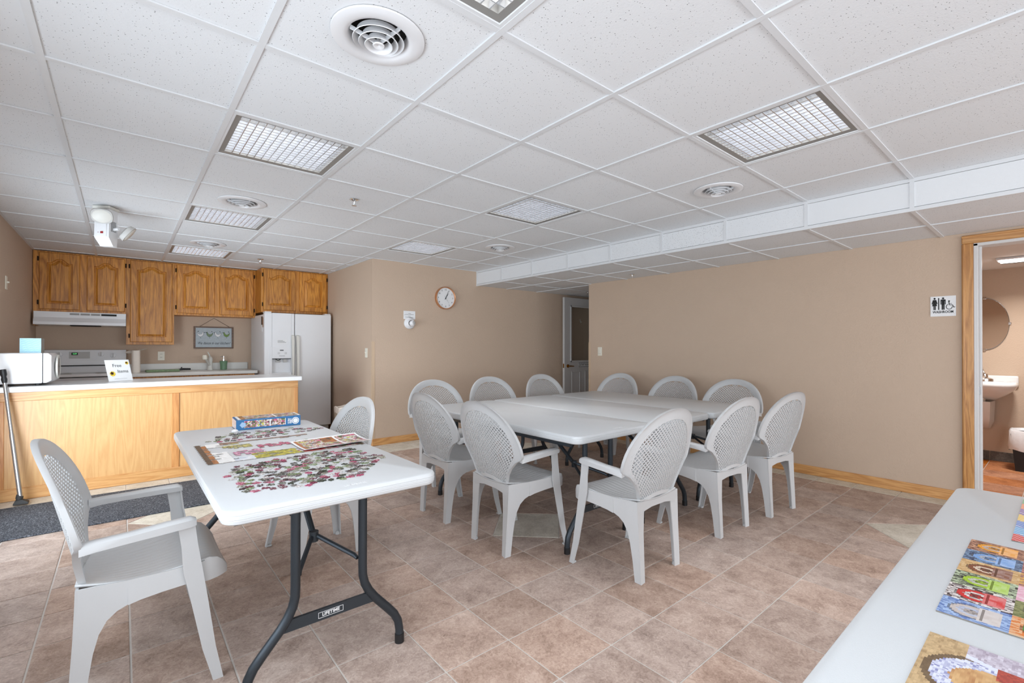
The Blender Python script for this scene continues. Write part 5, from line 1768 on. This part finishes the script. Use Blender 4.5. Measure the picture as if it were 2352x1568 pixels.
scatter([(0.29, 2.08), (0.31, 1.90), (0.32, 1.80), (0.455, 1.745), (0.69, 1.745), (0.74, 1.80), (0.90, 2.0), (0.86, 2.10), (0.845, 2.25), (0.63, 2.27), (0.355, 2.21)], 205,
        'loose jigsaw piece in the larger heap on the small table', 'loose jigsaw pieces in the larger heap', 3, 0.17, 90)
scatter([(0.36, 2.98), (0.33, 2.86), (0.46, 2.83), (0.68, 2.86), (0.90, 2.90), (0.93, 2.96), (0.78, 3.06), (0.50, 3.10)], 95,
        'loose jigsaw piece in the smaller heap beside the blue box', 'loose jigsaw pieces in the smaller heap', 5, 0.12)

def extra_pieces():
    cols = [rgb(52, 60, 46), rgb(118, 44, 66), rgb(150, 148, 132), rgb(62, 44, 44), rgb(170, 70, 104), rgb(112, 128, 84), rgb(206, 200, 196)]
    r_ = random.Random(9)
    mb = MB()
    for (x, y) in EXTRA:
        me = r_.choice(PM)
        a = r_.uniform(0, 2 * pi)
        c = r_.choice(cols)
        vs_ = [(x + v.co.x * cos(a) - v.co.y * sin(a), y + v.co.x * sin(a) + v.co.y * cos(a), TZ + 0.0006 + v.co.z) for v in me.vertices]
        mb.add(vs_, [tuple(p.vertices) for p in me.polygons], [c] * len(me.polygons))
    o = mb.obj('scattered_jigsaw_pieces', PRINT)
    tag(o, 'remaining loose jigsaw pieces mixed through the larger heap', 'puzzle pieces')
    o['kind'] = 'stuff'
extra_pieces()

def flower_col(x, y, seed=0):
    """printed flower-market picture"""
    n = vnoise(x * 34, y * 34, seed)
    m = vnoise(x * 140, y * 140, seed + 1)
    k = vnoise(x * 38, y * 38, seed + 2)
    if k < 0.30:
        c = mixc(rgb(70, 90, 50), rgb(150, 165, 100), m)
    elif k < 0.45:
        c = mixc(rgb(150, 30, 70), rgb(225, 110, 150), m)
    elif k < 0.58:
        c = mixc(rgb(190, 180, 165), rgb(240, 236, 228), m)
    elif k < 0.70:
        c = mixc(rgb(120, 72, 50), rgb(190, 130, 100), m)
    elif k < 0.82:
        c = mixc(rgb(150, 170, 190), rgb(225, 230, 236), m)
    else:
        c = mixc(rgb(160, 160, 60), rgb(230, 215, 110), m)
    return mixc(c, rgb(30, 26, 24), 0.7 if n < 0.30 else 0.0)

def cells_obj(name, cells_, label, seed, cs=0.02, origin=(0.272, 2.315), colfn=None):
    mb = MB()
    for (i, j) in cells_:
        x0, y0 = origin[0] + i * cs, origin[1] + j * cs
        sub = 3
        for a in range(sub):
            for b in range(sub):
                u0, v0 = x0 + a * cs / sub, y0 + b * cs / sub
                u1, v1 = u0 + cs / sub, v0 + cs / sub
                c = (colfn or flower_col)((u0 + u1) / 2, (v0 + v1) / 2)
                mb.add([(u0, v0, TZ + 0.0025), (u1, v0, TZ + 0.0025), (u1, v1, TZ + 0.0025), (u0, v1, TZ + 0.0025)], [(0, 1, 2, 3)], [c])
        # knob sticking out
        kx, ky = x0 + cs / 2, y0 + cs / 2
        e = 0.0004
        mb.add([(x0 + e, y0 + e, TZ + 0.0006), (x0 + cs - e, y0 + e, TZ + 0.0006), (x0 + cs - e, y0 + cs - e, TZ + 0.0006), (x0 + e, y0 + cs - e, TZ + 0.0006)], [(0, 3, 2, 1)], [rgb(150, 140, 130)])
        for (dx, dy) in ((1, 0), (-1, 0), (0, 1), (0, -1)):
            if (i + dx, j + dy) not in cells_:
                P = [(x0 + (cs if dx > 0 else 0), y0), (x0 + (cs if dx > 0 else 0), y0 + cs)] if dx else [(x0, y0 + (cs if dy > 0 else 0)), (x0 + cs, y0 + (cs if dy > 0 else 0))]
                mb.add([(*P[0], TZ + 0.0006), (*P[1], TZ + 0.0006), (*P[1], TZ + 0.0025), (*P[0], TZ + 0.0025)], [(0, 1, 2, 3)], [rgb(140, 130, 120)])
                if (i * 7 + j * 3 + dx) % 2 == 0:
                    q = [(kx + dx * cs * 0.5 + (-dy) * s_ * cs * 0.18 + dx * o_ * cs * 0.26, ky + dy * cs * 0.5 + dx * s_ * cs * 0.18 + dy * o_ * cs * 0.26) for s_, o_ in ((-1, 0), (-1.2, 1), (1.2, 1), (1, 0))]
                    mb.add([(*p, TZ + 0.0024) for p in q], [(0, 1, 2, 3)], [(colfn or flower_col)(kx, ky)])
    me = mb.mesh(name, PRINT)
    o = link(name, me)
    tag(o, label, 'puzzle')
    return o

rnd = random.Random(11)
frame_cells = set()
NIc, NJc = 33, 24
for j in range(NJc):                       # left edge
    frame_cells.add((0, j))
    if j < 22 and rnd.random() < 0.85:
        frame_cells.add((1, j))
    for q in range(2, 5):
        if (j < 12 or j > 18) and rnd.random() < 0.8:
            frame_cells.add((q, j))
for i in range(NIc):                       # edge facing the big heap
    frame_cells.add((i, 0))
    hh = 4 if i < 9 else (6 if 9 <= i < 19 else 2)
    if 19 <= i < 24:
        hh = 3
    for q in range(1, hh):
        if rnd.random() < 0.88 or q == 1:
            frame_cells.add((i, q))
for i in range(4, 26):                     # edge facing the box
    frame_cells.add((i, NJc - 1))
    if i > 15 and rnd.random() < 0.7:
        frame_cells.add((i, NJc - 2))
    if i < 9:
        frame_cells.add((i, NJc - 2)); frame_cells.add((i, NJc - 3))

def frame_col(x, y):
    u, v = (x - 0.272) / 0.66, (y - 2.315) / 0.48
    if u < 0.03:
        return mixc(rgb(60, 50, 40), rgb(110, 86, 62), vnoise(x * 90, y * 90))
    if u < 0.06:
        return mixc(rgb(186, 120, 66), rgb(150, 92, 48), vnoise(x * 120, y * 20))
    if u < 0.15:
        return mixc(rgb(226, 224, 220), rgb(250, 250, 248), vnoise(x * 90, y * 90))
    if v < 0.30 and 0.27 < u < 0.55:
        return mixc(rgb(70, 80, 30), rgb(222, 206, 70), vnoise(x * 120, y * 120))
    if v < 0.16 and u < 0.30:
        return mixc(rgb(190, 200, 214), rgb(240, 240, 240), vnoise(x * 70, y * 70))
    if u > 0.58 and u < 0.72 and v < 0.3:
        return mixc(rgb(170, 40, 50), rgb(220, 120, 110), vnoise(x * 100, y * 100))
    if v > 0.9:
        return mixc(rgb(90, 60, 50), rgb(170, 140, 120), vnoise(x * 90, y * 60))
    return flower_col(x, y)
cells_obj('assembled_jigsaw', frame_cells, 'partly assembled flower shop jigsaw frame on the small table', 1, colfn=frame_col)
for (cells_, lab, ca, cb) in (({(a + 12, b + 12) for a in range(7) for b in range(4) if hsh(a, b, 3) > 0.3}, 'small joined cluster of magenta and green pieces inside the jigsaw frame', rgb(120, 30, 60), rgb(214, 110, 140)),
                      ({(a + 21, b + 12) for a in range(3) for b in range(4) if (a + b) % 4}, 'small joined cluster of white and green flower pieces inside the jigsaw frame', rgb(110, 130, 90), rgb(236, 236, 230)),
                      ({(a + 5, b + 15) for a in range(6) for b in range(4) if hsh(a, b, 5) > 0.35}, 'small joined cluster of yellow pieces inside the jigsaw frame', rgb(110, 110, 60), rgb(230, 215, 130)),
                      ({(a + 6, b + 6) for a in range(6) for b in range(5) if hsh(a, b, 7) > 0.35}, 'small joined cluster of bright pink pieces inside the jigsaw frame', rgb(170, 30, 120), rgb(236, 200, 210))):
    cells_obj('jigsaw_cluster', cells_, lab, 2, colfn=lambda x, y, ca=ca, cb=cb: mixc(mixc(ca, cb, (vnoise(x * 150, y * 150, 4) - 0.2) * 1.7), rgb(50, 46, 40), 0.6 if vnoise(x * 90, y * 90, 8) < 0.3 else 0))

def poster():
    def pos(u, v):
        x = 0.652 + 0.335 * u
        y = 2.325 + (0.255 - 0.0) * v
        lift = 0.0045 + 0.012 * (abs(2 * v - 1) ** 2) * (0.3 + 0.7 * u)
        return (x, y, TZ + lift)
    def col(u, v):
        if u < 0.03 or u > 0.97 or v < 0.06 or v > 0.94:
            return (0.85, 0.85, 0.85, 1)
        if 0.60 < u < 0.63:
            return (0.85, 0.85, 0.85, 1)
        if u < 0.08:
            return rgb(170, 105, 60)
        if 0.40 < u < 0.6 and v > 0.55:
            return mixc(rgb(196, 120, 60), rgb(60, 50, 40), vnoise(u * 30, v * 12))
        return flower_col(0.3 + u * 0.5, 0.2 + v * 0.35, 9)
    o = MB().grid(pos, 90, 48, col).obj('puzzle_poster', PRINT)
    tag(o, 'curled white-bordered picture sheet lying over the assembled jigsaw', 'poster')
poster()

def jigsaw_box():
    t = thing('jigsaw_box', 'blue jigsaw box with a flower shop picture at the table end by the island', 'box', (0.688, 3.245, TZ + 0.0008), radians(-2))
    W, D, H = 0.175, 0.085, 0.060
    B(-W, W, -D, D, 0, H, 0.0015).obj('carton', BLUEBOX, t)
    def topcol(u, v):
        if u < 0.035:
            return rgb(26, 104, 158)
        if u < 0.07:
            return rgb(240, 240, 238)
        if u < 0.14:
            return mixc(rgb(60, 44, 32), rgb(200, 140, 80), vnoise(u * 60, v * 4))
        if 0.60 < u < 0.63 or v > 0.95 or u > 0.965:
            return rgb(245, 244, 240)
        return flower_col(u * 0.5, v * 0.25, 21)
    MB().grid(lambda u, v: (-W + 2 * W * u, -D + 0.006 + (2 * D - 0.008) * v, H + 0.0008), 70, 30, topcol).obj('top_picture', PRINT, t)
    def frcol(u, v):
        if 0.02 < u < 0.36 or 0.40 < u < 0.60:
            if v > 0.1:
                return flower_col(u * 0.5 + 0.3, v * 0.12, 33)
        return rgb(236, 238, 240)
    MB().grid(lambda u, v: (-W + 0.04 + (2 * W) * 0.64 * u, -D - 0.0008, 0.011 + (H - 0.020) * v), 70, 14, lambda u, v: rgb(240, 240, 240) if 0.60 < u < 0.63 or u > 0.985 else flower_col(u * 0.45 + 0.3, v * 0.09, 33)).obj('front_picture', PRINT, t)
    pl = [(-W + 0.034 + 0.014 * cos(2 * pi * k / 10) * (1 + 0.25 * (k % 2)), 0.030 + 0.014 * sin(2 * pi * k / 10) * (1 + 0.25 * (k % 2))) for k in range(10)]
    MB().prism(pl, -D - 0.0016, -D - 0.0004).obj('piece_symbol', plain('light_blue_ink', rgb(160, 190, 220), 0.5, noise=0.03), t)
    MB().lathe([(0.0005, 0.0012), (0.021, 0.0012), (0.021, 0.0)], 24, (W - 0.030, -D - 0.0002, H / 2), 'Y').obj('badge', PAPER, t)
    MB().lathe([(0.014, 0.0016), (0.0165, 0.0016), (0.0165, 0.001)], 24, (W - 0.030, -D - 0.0002, H / 2), 'Y').obj('badge_ring', BLUEBOX, t)
    lettering('lettering', '1000', 0.016, (W - 0.058, -D - 0.0012, H / 2), (0, 0, -1), (1, 0, 0), PAPER, t, bold=0.0004)
    lettering('lettering', 'PIECE', 0.013, (W - 0.070, -D - 0.0012, H / 2), (0, 0, -1), (1, 0, 0), PAPER, t, bold=0.0003)
    MB().grid(lambda u, v: (-W - 0.0008, D - 0.004 - (2 * D - 0.008) * u, 0.004 + (H - 0.008) * v), 24, 12, lambda u, v: mixc(rgb(232, 232, 236), rgb(210, 180, 175), vnoise(u * 9, v * 5, 4))).obj('end_label', PRINT, t)
    b = MB()
    r_ = random.Random(4)
    secs = []
    for k in range(5):
        a = k / 4
        secs.append([((0.03 * a - 0.015) + 0.004 * r_.random(), 0.014 * sin(q) * (0.4 + sin(pi * a)), 0.009 + 0.008 * cos(q) * (0.4 + sin(pi * a))) for q in [2 * pi * i / 8 for i in range(8)]])
    cr = b.loft(secs).obj('plastic_wrapper', LINER)
    cr.location = (0.49, 3.10, TZ + 0.0008)
    tag(cr, 'crumpled clear plastic wrapper beside the blue jigsaw box', 'wrapper')
jigsaw_box()

# finished puzzles on the table with colourful puzzles
def finished(name, label, x0, x1, y0, y1, nx, ny, col):
    mb = MB()
    z = TZ + 0.0026
    mb.grid(lambda u, v: (x0 + (x1 - x0) * u, y0 + (y1 - y0) * v, z), nx, ny, col)
    e = [(x0, y0), (x1, y0), (x1, y1), (x0, y1)]
    for a, b in zip(e, e[1:] + e[:1]):
        mb.add([(*a, TZ + 0.0006), (*b, TZ + 0.0006), (*b, z), (*a, z)], [(0, 1, 2, 3)], [rgb(120, 110, 100)])
    mb.add([(*p, TZ + 0.0006) for p in e], [(0, 3, 2, 1)], [rgb(120, 110, 100)])
    o = mb.obj(name, PRINT)
    return tag(o, label, 'puzzle')

BAGS = [[(rgb(104, 48, 34), rgb(200, 150, 120), rgb(240, 160, 20)), (rgb(34, 60, 96), rgb(130, 160, 190), rgb(120, 168, 224)), (rgb(196, 150, 92), rgb(224, 190, 140), rgb(134, 70, 34)), (rgb(40, 48, 40), rgb(190, 205, 170), rgb(168, 206, 40)), (rgb(60, 40, 44), rgb(232, 224, 220), rgb(214, 30, 30)), (rgb(90, 120, 180), rgb(170, 195, 230), rgb(206, 194, 188))],
        [(rgb(170, 150, 160), rgb(214, 206, 208), rgb(160, 120, 120)), (rgb(120, 70, 70), rgb(220, 150, 140), rgb(200, 120, 110)), (rgb(140, 80, 110), rgb(230, 180, 80), rgb(240, 200, 40)), (rgb(230, 170, 190), rgb(240, 210, 220), rgb(214, 30, 110)), (rgb(100, 110, 60), rgb(150, 150, 100), rgb(200, 140, 50)), (rgb(220, 120, 40), rgb(230, 190, 150), rgb(70, 140, 50))]]
for q in range(3):
    r_ = random.Random(40 + q)
    BAGS.append([(rgb(r_.randint(30, 200), r_.randint(30, 200), r_.randint(30, 200)), rgb(r_.randint(150, 240), r_.randint(150, 240), r_.randint(150, 240)), rgb(r_.randint(20, 250), r_.randint(20, 200), r_.randint(20, 200))) for _ in range(6)])

def bag_col(u, v):
    r = int((1 - u) * 6); c = int((1 - v) * 6)
    r = min(r, 5); c = min(c, 4) if c < 5 else 4
    fu = (1 - u) * 6 - r
    fv = (1 - v) * 6 - int((1 - v) * 6)
    a, b, m = BAGS[c][r]
    n = vnoise(u * 150, v * 110, 3)
    bg = mixc(a, b, (n - 0.25) * 2)
    du, dv = (fu - 0.5), (fv - 0.5)
    # body of the bag away from the table edge, ring handle towards it
    body = abs(du) < 0.36 and 0.05 < dv < 0.40 - 0.25 * du * du
    ring = (du / 0.33) ** 2 + ((dv + 0.05) / 0.30) ** 2
    if body:
        if abs(dv - 0.12) < 0.025 and abs(du) < 0.32:
            return mixc(m, rgb(20, 16, 16), 0.6)
        return mixc(m, (1, 1, 1, 1), 0.25 * vnoise(u * 60, v * 60, 8))
    if ring < 1.0:
        if ring > 0.42:
            return mixc(m, rgb(20, 16, 16), 0.35 if ring > 0.85 else 0.05)
        if ring < 0.14:
            return mixc(rgb(30, 26, 30), m, vnoise(u * 130, v * 130, 2))
        return mixc(bg, rgb(220, 214, 210), 0.5)
    if ring < 1.2:
        return mixc(bg, rgb(20, 16, 16), 0.6)
    return bg
finished('finished_jigsaw', 'finished jigsaw of colourful handbags in rows, middle of the three', 1.152, 1.648, -0.40, 0.162, 130, 150, bag_col)

def sand_col(u, v):
    X_, Y_ = 0.562 + 0.496 * u, -0.40 + 0.556 * v
    n = vnoise(X_ * 120, Y_ * 260, 6); n2 = vnoise(X_ * 260, Y_ * 420, 7)
    c = mixc(rgb(138, 104, 66), rgb(222, 192, 146), 0.15 + 0.5 * n + 0.4 * n2)
    d = sqrt((X_ - 0.945) ** 2 + (Y_ - 0.075) ** 2) / 0.066
    if 1.0 < d < 1.14:
        c = mixc(c, rgb(58, 36, 24), 0.75)
    elif 0.66 < d <= 1.0:
        c = mixc(rgb(226, 228, 240), rgb(120, 122, 180), (n2 - 0.35) * 1.6)
    elif d <= 0.66:
        c = mixc(rgb(222, 182, 128), rgb(180, 124, 76), n)
    if X_ > 1.002 + 0.25 * abs(Y_ - 0.075) - (0.02 if Y_ < 0.06 else 0) and Y_ < 0.108:
        c = mixc(rgb(140, 118, 140), rgb(228, 222, 232), n * 0.6 + n2 * 0.5)
        if abs(X_ - 1.008 - 0.4 * (Y_ - 0.08)) < 0.006:
            c = rgb(225, 228, 244)
    if 0.975 < X_ < 1.012 and -0.02 < Y_ < 0.072:
        c = mixc(rgb(196, 84, 66), rgb(140, 50, 44), n2)
    if Y_ < -0.05:
        c = mixc(c, mixc(rgb(120, 90, 100), rgb(214, 180, 150), n), 0.5)
    return c
finished('finished_jigsaw', 'finished jigsaw with tan ground and a white ring shape', 0.562, 1.058, -0.40, 0.156, 150, 170, sand_col)

def wave_col(u, v):
    bands = [rgb(214, 30, 40), rgb(90, 170, 220), rgb(60, 120, 200), rgb(230, 190, 60), rgb(110, 60, 150), rgb(230, 120, 50), rgb(70, 160, 90)]
    p = u * 7 + 0.25 * sin(v * 22)
    c = bands[int(p) % 7]
    w_ = sin(p * 26 + 3 * sin(v * 40))
    return mixc(c, rgb(244, 236, 230), 0.55 if w_ > 0.45 else 0.0)
finished('finished_jigsaw', 'finished jigsaw of rainbow wavy bands, nearest the washroom door', 1.716, 2.215, -0.38, 0.096, 90, 80, wave_col)
